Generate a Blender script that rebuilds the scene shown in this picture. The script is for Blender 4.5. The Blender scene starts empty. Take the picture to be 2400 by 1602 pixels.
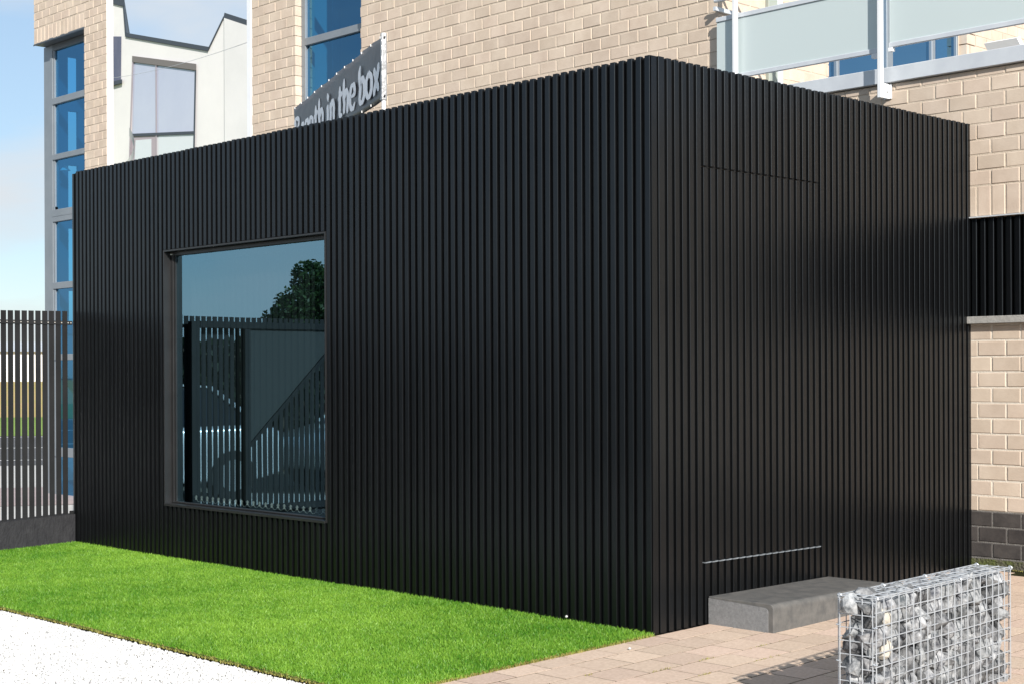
import bpy, bmesh, math, random
import numpy as np
from mathutils import Vector, Matrix, noise as mnoise
random.seed(7); rng = np.random.default_rng(7)
PI = math.pi; R = math.radians
S = bpy.context.scene
COL = S.collection

# ---------------------------------------------------------------- camera
CAM = Vector((5.1676, -5.9973, 1.3367)); YAW = 0.8038; ROLL = 0.0041; FPX = 3545.56
cd = bpy.data.cameras.new('camera'); cam = bpy.data.objects.new('camera', cd); COL.objects.link(cam)
cd.sensor_fit = 'HORIZONTAL'; cd.sensor_width = 36.0; cd.lens = 36.0 * FPX / 2400.0
cd.shift_y = (877.51 - 801.0) / 2400.0; cd.clip_start = 0.05; cd.clip_end = 3000
cam.matrix_world = Matrix.Translation(CAM) @ Matrix.Rotation(YAW, 4, 'Z') @ Matrix.Rotation(PI/2, 4, 'X') @ Matrix.Rotation(-ROLL, 4, 'Z')
S.camera = cam
S.render.resolution_x = 1024; S.render.resolution_y = 683
def project(p):
    d = Vector(p) - CAM
    a = d.x*math.cos(YAW) + d.y*math.sin(YAW); b = -d.x*math.sin(YAW) + d.y*math.cos(YAW)
    if b < 0.2: return None
    return 1200 + FPX*a/b, 877.5 - FPX*d.z/b, b

# ---------------------------------------------------------------- sky, sun, exposure
SUN = Vector((1.90, -1.0, 1.12)).normalized()
world = bpy.data.worlds.new('World'); S.world = world; world.use_nodes = True
nt = world.node_tree; N = nt.nodes; N.clear()
out = N.new('ShaderNodeOutputWorld'); bg = N.new('ShaderNodeBackground'); sky = N.new('ShaderNodeTexSky')
sky.sky_type = 'NISHITA'; sky.sun_disc = False; sky.sun_elevation = math.asin(SUN.z)
sky.sun_rotation = math.atan2(SUN.x, SUN.y); sky.air_density = 1.0; sky.dust_density = 0.25; sky.ozone_density = 2.5
tc = N.new('ShaderNodeTexCoord')
sep = N.new('ShaderNodeSeparateXYZ'); nt.links.new(tc.outputs['Generated'], sep.inputs[0])
zz = N.new('ShaderNodeMath'); zz.operation = 'ADD'; zz.inputs[1].default_value = 0.22; nt.links.new(sep.outputs['Z'], zz.inputs[0])
zm = N.new('ShaderNodeMath'); zm.operation = 'MAXIMUM'; zm.inputs[1].default_value = 0.05; nt.links.new(zz.outputs[0], zm.inputs[0])
dx = N.new('ShaderNodeMath'); dx.operation = 'DIVIDE'; nt.links.new(sep.outputs['X'], dx.inputs[0]); nt.links.new(zm.outputs[0], dx.inputs[1])
dy = N.new('ShaderNodeMath'); dy.operation = 'DIVIDE'; nt.links.new(sep.outputs['Y'], dy.inputs[0]); nt.links.new(zm.outputs[0], dy.inputs[1])
cmb = N.new('ShaderNodeCombineXYZ'); nt.links.new(dx.outputs[0], cmb.inputs[0]); nt.links.new(dy.outputs[0], cmb.inputs[1])
cn = N.new('ShaderNodeTexNoise'); cn.inputs['Scale'].default_value = 1.15; cn.inputs['Detail'].default_value = 9; cn.inputs['Roughness'].default_value = 0.52
cn.inputs['Distortion'].default_value = 0.25
nt.links.new(cmb.outputs[0], cn.inputs['Vector'])
cr = N.new('ShaderNodeValToRGB'); cr.color_ramp.elements[0].position = 0.45; cr.color_ramp.elements[1].position = 0.64
cr.color_ramp.elements[0].color = (0.0, 0.0, 0.0, 1); cr.color_ramp.elements[1].color = (0.92, 0.92, 0.92, 1)
nt.links.new(cn.outputs['Fac'], cr.inputs[0])
mx = N.new('ShaderNodeMix'); mx.data_type = 'RGBA'
hz_ = N.new('ShaderNodeMix'); hz_.data_type = 'RGBA'; hz_.inputs['Factor'].default_value = 0.5; hz_.inputs['B'].default_value = (3.6, 4.7, 5.8, 1); nt.links.new(sky.outputs[0], hz_.inputs['A'])
nt.links.new(cr.outputs[0], mx.inputs['Factor']); nt.links.new(hz_.outputs['Result'], mx.inputs['A']); mx.inputs['B'].default_value = (5.3, 5.6, 5.9, 1)
nt.links.new(mx.outputs['Result'], bg.inputs['Color']); bg.inputs['Strength'].default_value = 0.092
nt.links.new(bg.outputs[0], out.inputs[0])
sl = bpy.data.lights.new('sun', 'SUN'); sl.energy = 4.6; sl.angle = R(0.53); sl.color = (1.0, 0.95, 0.88)
so = bpy.data.objects.new('sun', sl); COL.objects.link(so); so.location = SUN*40; so.rotation_euler = SUN.to_track_quat('Z', 'Y').to_euler()
S.view_settings.view_transform = 'Standard'; S.view_settings.look = 'None'; S.view_settings.gamma = 1.0
S.view_settings.use_curve_mapping = False; S.view_settings.exposure = 0.62
S.cycles.max_bounces = 8; S.cycles.transparent_max_bounces = 16; S.cycles.use_denoising = True

# ---------------------------------------------------------------- helpers
def gz(y): return -0.025 + 0.022*max(-7.5, min(3.3, y))
GROUND = -0.20
W = 3.2524; L = 6.2531; H = 3.0

class MB:
    """collects shapes; build() links them as ONE mesh object"""
    def __init__(s): s.v = []; s.f = []; s.mi = []; s.cur = 0
    def add(s, v, f):
        o = len(s.v); s.v += [tuple(p) for p in v]; s.f += [tuple(i+o for i in q) for q in f]; s.mi += [s.cur]*len(f)
    def box(s, x0, x1, y0, y1, z0, z1, b=0.0):
        if b <= 0:
            v = [(x0,y0,z0),(x1,y0,z0),(x1,y1,z0),(x0,y1,z0),(x0,y0,z1),(x1,y0,z1),(x1,y1,z1),(x0,y1,z1)]
            s.add(v, [(0,3,2,1),(4,5,6,7),(0,1,5,4),(1,2,6,5),(2,3,7,6),(3,0,4,7)])
        else:
            bm = bmesh.new(); bmesh.ops.create_cube(bm, size=1)
            for q in bm.verts: q.co = Vector(((x0+x1)/2+q.co.x*(x1-x0), (y0+y1)/2+q.co.y*(y1-y0), (z0+z1)/2+q.co.z*(z1-z0)))
            bmesh.ops.bevel(bm, geom=bm.edges[:], offset=b, segments=1 if b < .006 else 2, affect='EDGES', profile=.6)
            bm.verts.index_update(); s.add([q.co for q in bm.verts], [[q.index for q in f.verts] for f in bm.faces]); bm.free()
        return s
    def prism(s, pts, axis, a0, a1):
        """polygon pts (2-D, ccw) extruded along axis 0/1/2 from a0 to a1"""
        n = len(pts)
        def mk(p, a):
            if axis == 0: return (a, p[0], p[1])
            if axis == 1: return (p[0], a, p[1])
            return (p[0], p[1], a)
        v = [mk(p, a0) for p in pts] + [mk(p, a1) for p in pts]
        f = [tuple(range(n))[::-1], tuple(range(n, 2*n))] + [(i, (i+1) % n, n+(i+1) % n, n+i) for i in range(n)]
        s.add(v, f); return s
    def tube(s, p0, p1, r, n=6, r1=None, cap=True):
        p0 = Vector(p0); p1 = Vector(p1); r1 = r if r1 is None else r1
        q = (p1-p0).to_track_quat('Z', 'Y'); v = []
        for P, rr in ((p0, r), (p1, r1)):
            for i in range(n): v.append(P + q @ Vector((rr*math.cos(2*PI*i/n), rr*math.sin(2*PI*i/n), 0)))
        f = [(i, (i+1) % n, n+(i+1) % n, n+i) for i in range(n)]
        if cap: f += [tuple(range(n))[::-1], tuple(range(n, 2*n))]
        s.add(v, f); return s
    def build(s, name, m, parent=None, smooth=False):
        me = bpy.data.meshes.new(name); me.from_pydata(s.v, [], s.f)
        ms = m if isinstance(m, (list, tuple)) else [m]
        for x in ms: me.materials.append(x)
        if len(ms) > 1:
            for p, i in zip(me.polygons, s.mi): p.material_index = i
        bm = bmesh.new(); bm.from_mesh(me); bmesh.ops.recalc_face_normals(bm, faces=bm.faces); bm.to_mesh(me); bm.free()
        if smooth:
            for p in me.polygons: p.use_smooth = True
        return link(name, me, parent)
def link(name, me, parent=None):
    o = bpy.data.objects.new(name, me); COL.objects.link(o)
    if parent: o.parent = parent
    return o
def tag(o, label=None, cat=None, group=None, kind=None):
    for k, v in (('label', label), ('category', cat), ('group', group), ('kind', kind)):
        if v: o[k] = v
    return o
def empty(name, loc=(0,0,0), rz=0):
    o = bpy.data.objects.new(name, None); COL.objects.link(o); o.location = loc; o.rotation_euler = (0, 0, rz); o.empty_display_size = .2; return o
def fastmesh(name, V, F, m, parent=None, tint=None, k=3):
    """numpy verts (n,3), faces (m,k)"""
    me = bpy.data.meshes.new(name); me.vertices.add(len(V)); me.vertices.foreach_set('co', V.astype(np.float32).ravel())
    nf = len(F); me.loops.add(nf*k); me.loops.foreach_set('vertex_index', F.astype(np.int32).ravel())
    me.polygons.add(nf); me.polygons.foreach_set('loop_start', np.arange(0, nf*k, k, dtype=np.int32))
    try: me.polygons.foreach_set('loop_total', np.full(nf, k, dtype=np.int32))
    except Exception: pass
    if tint is not None:
        a = me.attributes.new('tint', 'FLOAT', 'POINT'); a.data.foreach_set('value', tint.astype(np.float32))
    me.update(calc_edges=True); me.validate(); me.materials.append(m)
    return link(name, me, parent)

# ---------------------------------------------------------------- materials
def newmat(name):
    m = bpy.data.materials.new(name); m.use_nodes = True; t = m.node_tree
    return m, t, t.nodes['Principled BSDF'], t.nodes['Material Output']
def mat(name, c, rough=.6, metal=0., c2=None, scale=8., detail=6, bump=0., bscale=None, spec=.5, vary=0., stretch=(1,1,1), ramp=(.35,.65), coat=0., bdist=.02):
    """base colour c, optionally mottled towards c2 by noise, and varied piece by piece"""
    m, t, p, o = newmat(name); n = t.nodes; l = t.links
    p.inputs['Roughness'].default_value = rough; p.inputs['Metallic'].default_value = metal
    p.inputs['Specular IOR Level'].default_value = spec; p.inputs['Coat Weight'].default_value = coat
    col = None
    tcn = n.new('ShaderNodeTexCoord'); mp = n.new('ShaderNodeMapping'); mp.inputs['Scale'].default_value = stretch
    geo = n.new('ShaderNodeNewGeometry'); l.new(geo.outputs['Position'], mp.inputs[0])
    if c2 is not None:
        no = n.new('ShaderNodeTexNoise'); no.inputs['Scale'].default_value = scale; no.inputs['Detail'].default_value = detail; no.inputs['Roughness'].default_value = .65
        l.new(mp.outputs[0], no.inputs['Vector'])
        r = n.new('ShaderNodeValToRGB'); r.color_ramp.elements[0].position = ramp[0]; r.color_ramp.elements[1].position = ramp[1]
        r.color_ramp.elements[0].color = (*c, 1); r.color_ramp.elements[1].color = (*c2, 1)
        l.new(no.outputs['Fac'], r.inputs[0]); col = r.outputs[0]
    else:
        rg = n.new('ShaderNodeRGB'); rg.outputs[0].default_value = (*c, 1); col = rg.outputs[0]
    if vary > 0:
        oi = n.new('ShaderNodeObjectInfo')
        ad = n.new('ShaderNodeMath'); ad.operation = 'ADD'; l.new(oi.outputs['Random'], ad.inputs[0]); l.new(geo.outputs['Random Per Island'], ad.inputs[1])
        fr = n.new('ShaderNodeMath'); fr.operation = 'FRACT'; l.new(ad.outputs[0], fr.inputs[0])
        mr = n.new('ShaderNodeMapRange'); mr.inputs['To Min'].default_value = 1-vary; mr.inputs['To Max'].default_value = 1+vary; l.new(fr.outputs[0], mr.inputs['Value'])
        m2 = n.new('ShaderNodeMath'); m2.operation = 'MULTIPLY'; m2.inputs[1].default_value = 7.13; l.new(fr.outputs[0], m2.inputs[0])
        f2 = n.new('ShaderNodeMath'); f2.operation = 'FRACT'; l.new(m2.outputs[0], f2.inputs[0])
        mh = n.new('ShaderNodeMapRange'); mh.inputs['To Min'].default_value = .5-vary*.055; mh.inputs['To Max'].default_value = .5+vary*.055; l.new(f2.outputs[0], mh.inputs['Value'])
        hs = n.new('ShaderNodeHueSaturation'); l.new(col, hs.inputs['Color']); l.new(mr.outputs[0], hs.inputs['Value']); l.new(mh.outputs[0], hs.inputs['Hue']); col = hs.outputs[0]
    l.new(col, p.inputs['Base Color'])
    if bump > 0:
        nb = n.new('ShaderNodeTexNoise'); nb.inputs['Scale'].default_value = bscale or scale*4; nb.inputs['Detail'].default_value = 5; l.new(mp.outputs[0], nb.inputs['Vector'])
        b = n.new('ShaderNodeBump'); b.inputs['Strength'].default_value = bump; b.inputs['Distance'].default_value = bdist; l.new(nb.outputs['Fac'], b.inputs['Height']); l.new(b.outputs[0], p.inputs['Normal'])
    return m
def glassmat(name, tint, refl=.12, rtint=(1,1,1), rough=0.0, wave=0.0):
    """a flat pane: clear tinted body plus a mirror coat that grows towards grazing"""
    m, t, p, o = newmat(name); n = t.nodes; l = t.links; n.remove(p)
    tr = n.new('ShaderNodeBsdfTransparent'); tr.inputs[0].default_value = (*tint, 1)
    gl = n.new('ShaderNodeBsdfGlossy'); gl.inputs['Color'].default_value = (*rtint, 1); gl.inputs['Roughness'].default_value = rough
    lw = n.new('ShaderNodeLayerWeight'); lw.inputs['Blend'].default_value = .5
    pw_ = n.new('ShaderNodeMath'); pw_.operation = 'POWER'; pw_.inputs[1].default_value = 5; l.new(lw.outputs['Facing'], pw_.inputs[0])
    mr = n.new('ShaderNodeMapRange'); mr.inputs['To Min'].default_value = refl; mr.inputs['To Max'].default_value = 1.0; l.new(pw_.outputs[0], mr.inputs['Value'])
    ms = n.new('ShaderNodeMixShader'); l.new(mr.outputs[0], ms.inputs[0]); l.new(tr.outputs[0], ms.inputs[1]); l.new(gl.outputs[0], ms.inputs[2])
    if wave:
        nb = n.new('ShaderNodeTexNoise'); nb.inputs['Scale'].default_value = 2.2; nb.inputs['Detail'].default_value = 1; gp_ = n.new('ShaderNodeNewGeometry'); l.new(gp_.outputs['Position'], nb.inputs['Vector'])
        bp_ = n.new('ShaderNodeBump'); bp_.inputs['Strength'].default_value = wave; bp_.inputs['Distance'].default_value = .01; l.new(nb.outputs['Fac'], bp_.inputs['Height']); l.new(bp_.outputs[0], gl.inputs['Normal'])
    l.new(ms.outputs[0], o.inputs['Surface']); return m
def tintmat(name, ca, cb, rough=.5, trans=.3, spec=.3):
    """leaves and blades: colour from the per-leaf tint, light passing through"""
    m, t, p, o = newmat(name); n = t.nodes; l = t.links
    at = n.new('ShaderNodeAttribute'); at.attribute_name = 'tint'
    r = n.new('ShaderNodeValToRGB'); r.color_ramp.elements[0].color = (*ca, 1); r.color_ramp.elements[1].color = (*cb, 1); l.new(at.outputs['Fac'], r.inputs[0])
    l.new(r.outputs[0], p.inputs['Base Color']); p.inputs['Roughness'].default_value = rough; p.inputs['Specular IOR Level'].default_value = spec
    tl = n.new('ShaderNodeBsdfTranslucent'); l.new(r.outputs[0], tl.inputs[0])
    ms = n.new('ShaderNodeMixShader'); ms.inputs[0].default_value = trans; l.new(p.outputs[0], ms.inputs[1]); l.new(tl.outputs[0], ms.inputs[2]); l.new(ms.outputs[0], o.inputs[0]); return m

M = {}
M['black'] = mat('black_coated_metal', (.0024,.0025,.0028), .31, 0., (.0034,.0035,.0038), 3, bump=.015, bscale=60, spec=.46, vary=.22)
M['black'].node_tree.nodes['Principled BSDF'].inputs['Specular Tint'].default_value = (.76,.88,1.0,1)  # bluish sky reflection put into the specular colour; the paint itself is black
M['black_back'] = mat('black_backing', (.003,.003,.0035), .55)
M['blackframe'] = mat('black_frame', (.015,.0152,.016), .36, 0., (.020,.020,.021), 6, spec=.5)
M['brick'] = mat('cream_brick', (.505,.408,.325), .88, 0., (.590,.490,.398), 5, 8, .25, 90, .2, vary=.065, bdist=.004)
M['mortar'] = mat('pale_mortar', (.560,.475,.385), .95, 0., (.50,.42,.335), 30, bump=.5, bscale=120, spec=.1, bdist=.006)
M['mortar_pale'] = mat('pale_lower_mortar', (.66,.60,.52), .95, 0., (.58,.52,.44), 30, bump=.5, bscale=120, spec=.1, bdist=.006)
M['darkbrick'] = mat('dark_plinth_brick', (.045,.040,.039), .8, 0., (.075,.066,.062), 9, 7, .3, 80, .25, vary=.15, bdist=.004)
M['darkmortar'] = mat('grey_mortar', (.20,.19,.18), .95, 0., (.14,.13,.12), 25, bump=.4, bscale=100, spec=.1)
M['mossbase'] = mat('mossy_footing', (.11,.10,.08), .95, 0., (.10,.12,.035), 14, bump=.8, bscale=60, spec=.1)
M['sillstone'] = mat('sill_stone', (.27,.265,.25), .8, 0., (.36,.35,.33), 40, bump=.2, bscale=90, spec=.2)
M['steelwhite'] = mat('white_steel', (.76,.77,.78), .42, 0., (.68,.70,.73), 2.5, bump=.02, spec=.5)
M['galv'] = mat('grey_galvanised', (.60,.63,.66), .45, .15, (.50,.53,.57), 3, bump=.03, spec=.5)
M['frosted'] = None
M['alu'] = mat('grey_aluminium', (.20,.225,.25), .42, .25, (.235,.26,.285), 2, spec=.5)
M['alu_dark'] = mat('dark_grey_aluminium', (.10,.115,.13), .4, .2, (.125,.14,.155), 2, spec=.5)
M['interior'] = mat('interior_wall', (.42,.44,.42), .9)
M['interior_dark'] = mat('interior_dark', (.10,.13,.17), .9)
M['glass_blue'] = glassmat('blue_tinted_glass', (.13,.42,.62), .26, (.28,.64,1.0), 0.0, .04)
M['glass_terrace'] = glassmat('blue_terrace_glass', (.10,.36,.60), .42, (.28,.62,1.0))
M['glass_box'] = glassmat('dark_mirror_glass', (.42,.50,.50), .38, (.46,.80,1.0), 0.0, .02)  # reflection colour painted blue to stand in for a bluer mirrored sky
M['white_render'] = mat('white_render', (.725,.705,.70), .9, 0., (.665,.65,.65), .35, 4, .05, 40, .2)
M['coping'] = mat('dark_coping', (.045,.055,.07), .5)
M['lilac_pane'] = None
M['mauve'] = mat('mauve_frame', (.36,.31,.34), .5)
M['concrete'] = mat('step_concrete', (.085,.085,.084), .75, 0., (.135,.130,.123), 14, 9, .30, 190, .3, bdist=.004)
M['concrete_raw'] = mat('raw_cut_concrete', (.165,.168,.172), .95, 0., (.225,.228,.232), 70, 9, .8, 210, .15, bdist=.004)
M['concrete_dark'] = mat('dark_plinth_concrete', (.024,.024,.027), .9, 0., (.036,.036,.039), 16, 7, .5, 60, .2, stretch=(1,1,.5))
M['paver'] = mat('beige_paver', (.47,.350,.268), .92, 0., (.63,.495,.398), 60, 10, .6, 170, .15, vary=.10, ramp=(.3,.7), bdist=.004)
M['joint'] = mat('paver_joint_sand', (.022,.018,.013), .98, 0., (.03,.034,.012), 12, bump=.4, bscale=90, spec=.05)
M['soil'] = mat('turf_soil', (.06,.10,.018), .95, 0., (.10,.15,.03), 30, bump=.5, bscale=120, spec=.05)
M['gravel'] = mat('white_gravel', (.52,.52,.51), .85, 0., (.44,.43,.41), 60, bump=.8, bscale=110, spec=.2)
M['stonewhite'] = mat('white_pebble', (.61,.61,.605), .8, 0., (.56,.555,.54), 20, vary=.10, spec=.25)
M['wire'] = mat('galvanised_wire', (.54,.57,.60), .42, .40, (.46,.49,.53), 12, spec=.5)
M['rock'] = mat('blue_grey_rock', (.055,.06,.068), .85, 0., (.34,.345,.35), 26, 9, .5, 55, .25, vary=.50, ramp=(.36,.66), bdist=.01)
M['rock_pale'] = mat('cream_rock', (.40,.36,.30), .85, 0., (.52,.49,.43), 18, 8, .5, 55, .25, vary=.1, bdist=.01)
M['banner'] = mat('grey_banner_vinyl', (.045,.048,.056), .42, 0., (.06,.064,.072), 3, bump=.12, bscale=5, spec=.5, bdist=.05)
M['print'] = mat('white_print', (.90,.91,.95), .5)
M['plasticwhite'] = mat('white_plastic', (.8,.8,.8), .45)
M['bolt'] = mat('bright_bolt', (.72,.70,.66), .35, .5)
M['fence'] = mat('anthracite_fence', (.013,.0135,.0145), .7, 0., (.018,.0185,.02), 4, spec=.2, vary=.12)
M['blind'] = mat('dark_blind_fabric', (.022,.026,.028), .9)
M['bead'] = mat('white_bead_chain', (.88,.88,.86), .4)
M['asphalt'] = mat('asphalt', (.075,.077,.082), .9, 0., (.10,.10,.105), 4, bump=.2, bscale=60)
M['earth'] = mat('ground_cover', (.16,.15,.12), .95, 0., (.20,.18,.14), .3, bump=.2, bscale=5)
M['pink_paving'] = mat('pink_paving', (.33,.27,.27), .9, 0., (.40,.33,.32), 3)
M['pale_paving'] = mat('pale_paving', (.52,.51,.49), .9, 0., (.45,.44,.42), 2)
M['verge'] = mat('green_verge', (.14,.25,.03), .95, 0., (.20,.29,.05), 1.2, bump=.5, bscale=8)
M['field'] = mat('dry_field', (.45,.31,.14), .95, 0., (.36,.33,.10), .8, bump=.6, bscale=3, stretch=(1,1,3))
M['roadpaint'] = mat('road_paint', (.70,.70,.68), .8)
M['leaf'] = tintmat('tree_leaf', (.012,.035,.010), (.045,.085,.020), .5, .25)
M['hedge'] = tintmat('hedge_leaf', (.006,.015,.006), (.018,.034,.010), .6, .15)
M['bark'] = mat('bark', (.06,.045,.03), .9, 0., (.10,.08,.06), 8, bump=.5)
M['grass'] = tintmat('turf_blade', (.050,.195,.009), (.29,.50,.06), .45, .30, .35)
M['drygrass'] = tintmat('dry_turf_edge', (.28,.22,.07), (.34,.36,.09), .7, .2)
M['tyre'] = mat('tyre_rubber', (.02,.02,.02), .8)
M['chrome'] = mat('alloy_rim', (.5,.51,.52), .3, .8)
M['carglass'] = mat('car_glass', (.01,.012,.014), .05, 0., spec=.8)
M['red'] = mat('red_lens', (.35,.01,.01), .3)
def frosted():
    m, t, p, o = newmat('frosted_glass'); n = t.nodes; l = t.links
    p.inputs['Base Color'].default_value = (.60,.675,.68,1); p.inputs['Roughness'].default_value = .32; p.inputs['Specular IOR Level'].default_value = .6
    tl = n.new('ShaderNodeBsdfTranslucent'); tl.inputs[0].default_value = (.62,.72,.72,1)
    ms = n.new('ShaderNodeMixShader'); ms.inputs[0].default_value = .22; l.new(p.outputs[0], ms.inputs[1]); l.new(tl.outputs[0], ms.inputs[2]); l.new(ms.outputs[0], o.inputs[0]); return m
M['frosted'] = frosted()
M['lilac_pane'] = mat('lilac_window', (.42,.45,.56), .06, 0., (.47,.50,.60), .3, spec=.9)
M['lilac_dark'] = mat('dark_lilac_window', (.085,.085,.13), .08, 0., (.11,.105,.15), 2, spec=.8)
M['pale_pane'] = mat('pale_window', (.60,.63,.65), .06, spec=.8)

# ================================================================ SETTING
def sheet(name, x0, x1, y0, y1, zf, m, nx=1, ny=24, kind='structure'):
    v = []; f = []
    for j in range(ny+1):
        for i in range(nx+1):
            x = x0+(x1-x0)*i/nx; y = y0+(y1-y0)*j/ny; v.append((x, y, zf(y)))
    for j in range(ny):
        for i in range(nx):
            a = j*(nx+1)+i; f.append((a, a+1, a+nx+2, a+nx+1))
    me = bpy.data.meshes.new(name); me.from_pydata(v, [], f); me.materials.append(m); o = link(name, me); o['kind'] = kind; return o
g = MB(); g.add([(-1500,-1500,GROUND),(1500,-1500,GROUND),(1500,1500,GROUND),(-1500,1500,GROUND)], [(0,1,2,3)])
tag(g.build('ground', M['earth']), kind='structure')
# bands beyond the fence, square to the line of sight through it: frame (along, across)
BD = Vector((-.885, .466, 0)); BA = Vector((.466, .885, 0))
def band(name, d0, d1, m, off, a0=-90, a1=160, kind='structure', label=None):
    b = MB(); q = []
    for d, a in ((d0,a0),(d1,a0),(d1,a1),(d0,a1)):
        p = CAM + BD*d + BA*a; q.append((p.x, p.y, GROUND+off))
    b.add(q, [(0,1,2,3)]); return tag(b.build(name, m), kind=kind)
band('pale_forecourt', 13.5, 18.9, M['pale_paving'], .004, -7, 30)
band('pink_pavement', 18.9, 22.0, M['pink_paving'], .008)
band('pavement', 22.0, 27.5, M['pale_paving'], .006)
band('road', 27.5, 41.0, M['asphalt'], .010)
for i, d in enumerate((29.0, 34.0, 40.2)):
    band('road_marking', d, d+.18+.05*i, M['roadpaint'], .016)
band('grass_verge', 41.2, 62, M['verge'], .012, -90, 2.2)
# dry field on a low bank
b = MB()
p = [CAM+BD*60+BA*-90, CAM+BD*60+BA*160, CAM+BD*76+BA*160, CAM+BD*76+BA*-90, CAM+BD*150+BA*160, CAM+BD*150+BA*-90]
b.add([(p[0].x,p[0].y,GROUND),(p[1].x,p[1].y,GROUND),(p[2].x,p[2].y,1.05),(p[3].x,p[3].y,1.05),(p[4].x,p[4].y,1.2),(p[5].x,p[5].y,1.2)], [(0,1,2,3),(3,2,4,5)])
tag(b.build('dry_field_bank', M['field']), kind='structure')
# long white shed on the far side
c = CAM+BD*92+BA*8
wh = empty('white_shed', (c.x, c.y, 1.0), math.atan2(BA.y, BA.x)); tag(wh, 'long low white shed far beyond the road behind the slatted fence', 'shed')
MB().box(-24,40,-3,3,-.5,1.75).build('wall', M['white_render'], wh)
MB().prism([(-3.3,1.75),(3.3,1.75),(0,2.35)], 0, -24.4, 40.4).build('roof', M['galv'], wh)
for i in range(14): MB().box(-22+i*4.3,-20.4+i*4.3,2.98,3.06,.3,1.2).build('window', M['lilac_pane'], wh)

# yard surfaces
sheet('paving_bed', 0.012, 9.0, -7.3, 3.24, lambda y: gz(y)-.0016, M['joint'])
sheet('lawn_soil', -6.26, 0.004, -1.862, 0.06, lambda y: gz(y)-.004, M['soil'])
sheet('gravel_bed', -6.26, 0.008, -7.3, -1.868, lambda y: gz(y)-.016, M['gravel'])

# ================================================================ BLACK PAVILION
box = empty('black_pavilion', (0,0,0)); tag(box, 'flat-roofed black box pavilion clad in vertical metal ribs', 'pavilion')
def part(mb, name, m, parent=box, label=None, smooth=False):
    o = mb.build(name, m, parent, smooth)
    if label: o['label'] = label
    return o
RW, RD = .0355, .021
def ribmesh(name, w, d, side):
    c = .0016
    if side == 'front':   # sticks out towards -Y, origin at left bottom, front plane y=0
        pts = [(0,d),(0,c),(c,0),(w-c,0),(w,c),(w,d)]
    else:                 # sticks out towards +X, front plane x=0
        pts = [(-d,0),(-c,0),(0,c),(0,w-c),(-c,w),(-d,w)]
    mb = MB(); n = len(pts)
    mb.add([(p[0],p[1],0) for p in pts]+[(p[0],p[1],1) for p in pts], [tuple(range(n))[::-1], tuple(range(n,2*n))]+[(i,(i+1)%n,n+(i+1)%n,n+i) for i in range(n)])
    me = bpy.data.meshes.new(name); me.from_pydata(mb.v, [], mb.f); me.materials.append(M['black'])
    bm = bmesh.new(); bm.from_mesh(me); bmesh.ops.recalc_face_normals(bm, faces=bm.faces); bm.to_mesh(me); bm.free(); return me
rib_f = ribmesh('front_rib', .0345, RD, 'front'); rib_s = ribmesh('side_rib', RW, RD, 'side')
def rib(me, x, y, z0, z1, parent=box, name='rib'):
    o = link(name, me, parent); j = random.uniform(-.0006, .0006)
    o.location = (x + (j if me is rib_s else 0), y + (j if me is rib_f else 0), z0); o.scale = (1, 1, z1-z0); return o
WX0, WX1, WZ0, WZ1 = -4.819, -2.807, .374, 2.277
PF = .0612
for k in range(101):
    xr = -.012 - PF*k; xl = xr-.0345
    zt = H + random.uniform(-.0015, .0015)
    if xr < WX1 and xl > WX0-.004:
        rib(rib_f, xl, 0, WZ1+.004, zt); rib(rib_f, xl, 0, -.05, WZ0-.006)
    else: rib(rib_f, xl, 0, -.05, zt)
PS = .0607; DZ0, DZ1 = .3205, 2.458
door_slats = []
for k in range(52):
    y0 = .128 + PS*k; zb = gz(y0)+.004; zt = H + random.uniform(-.0015, .0015)
    if 5 <= k <= 22:
        rib(rib_s, 0, y0, DZ1+.004, zt); rib(rib_s, 0, y0, zb, DZ0-.010); door_slats.append(y0)
    else: rib(rib_s, 0, y0, zb, zt)
# wider corner profile and the rounded end profile
part(MB().prism([(-.052,.02),(-.009,.02),(-.009,.0085),(-.0065,.006),(-.006,.0085),(-.006,.05),(-.02,.055)], 2, -.04, H-.002), 'corner_post', M['black'])
rb = ribmesh('corner_rib', .047, RD, 'side'); rib(rb, 0, .0577, gz(.06)+.004, H)
n = 7; rr = .03
pts = [(-6.203,.024),(-6.203,.002)] + [(-6.2531+rr-rr*math.sin(a), .002+rr-rr*math.cos(a)) for a in [i*PI/2/n for i in range(n+1)]] + [(-6.2531,.10),(-6.22,.10)]
part(MB().prism(pts, 2, -.06, H-.012), 'end_post', M['black'])
# backing panels (front one with the window opening)
bk = MB()
bk.box(-6.22, WX0, RD-.001, .06, -.06, 2.995).box(WX1, -.022, RD-.001, .06, -.06, 2.995).box(WX0, WX1, RD-.001, .06, WZ1, 2.995).box(WX0, WX1, RD-.001, .06, -.06, WZ0)
part(bk, 'front_backing', M['black_back'])
bs = MB().box(-.06,-RD+.001, .0605, .42, -.06, 2.995).box(-.06,-RD+.001, 1.51, W-.02, -.06, 2.995).box(-.06,-RD+.001,.42,1.51,2.455,2.995).box(-.06,-RD+.001,.42,1.51,-.06,.316)
part(bs, 'side_backing', M['black_back'])
part(MB().box(-6.245,-6.20,.101,W-.03,-.06,2.995), 'end_wall', M['black'])
part(MB().box(-6.2,-.06,W-.06,W-.02,-.06,2.995), 'rear_wall', M['black_back'])
part(MB().box(-6.2,-.0605,.0605,W-.0605,2.93,2.97), 'roof', M['black_back'])
part(MB().box(-6.2,-.0605,.0605,W-.0605,-.05,.0), 'floor', M['fence'])
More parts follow.
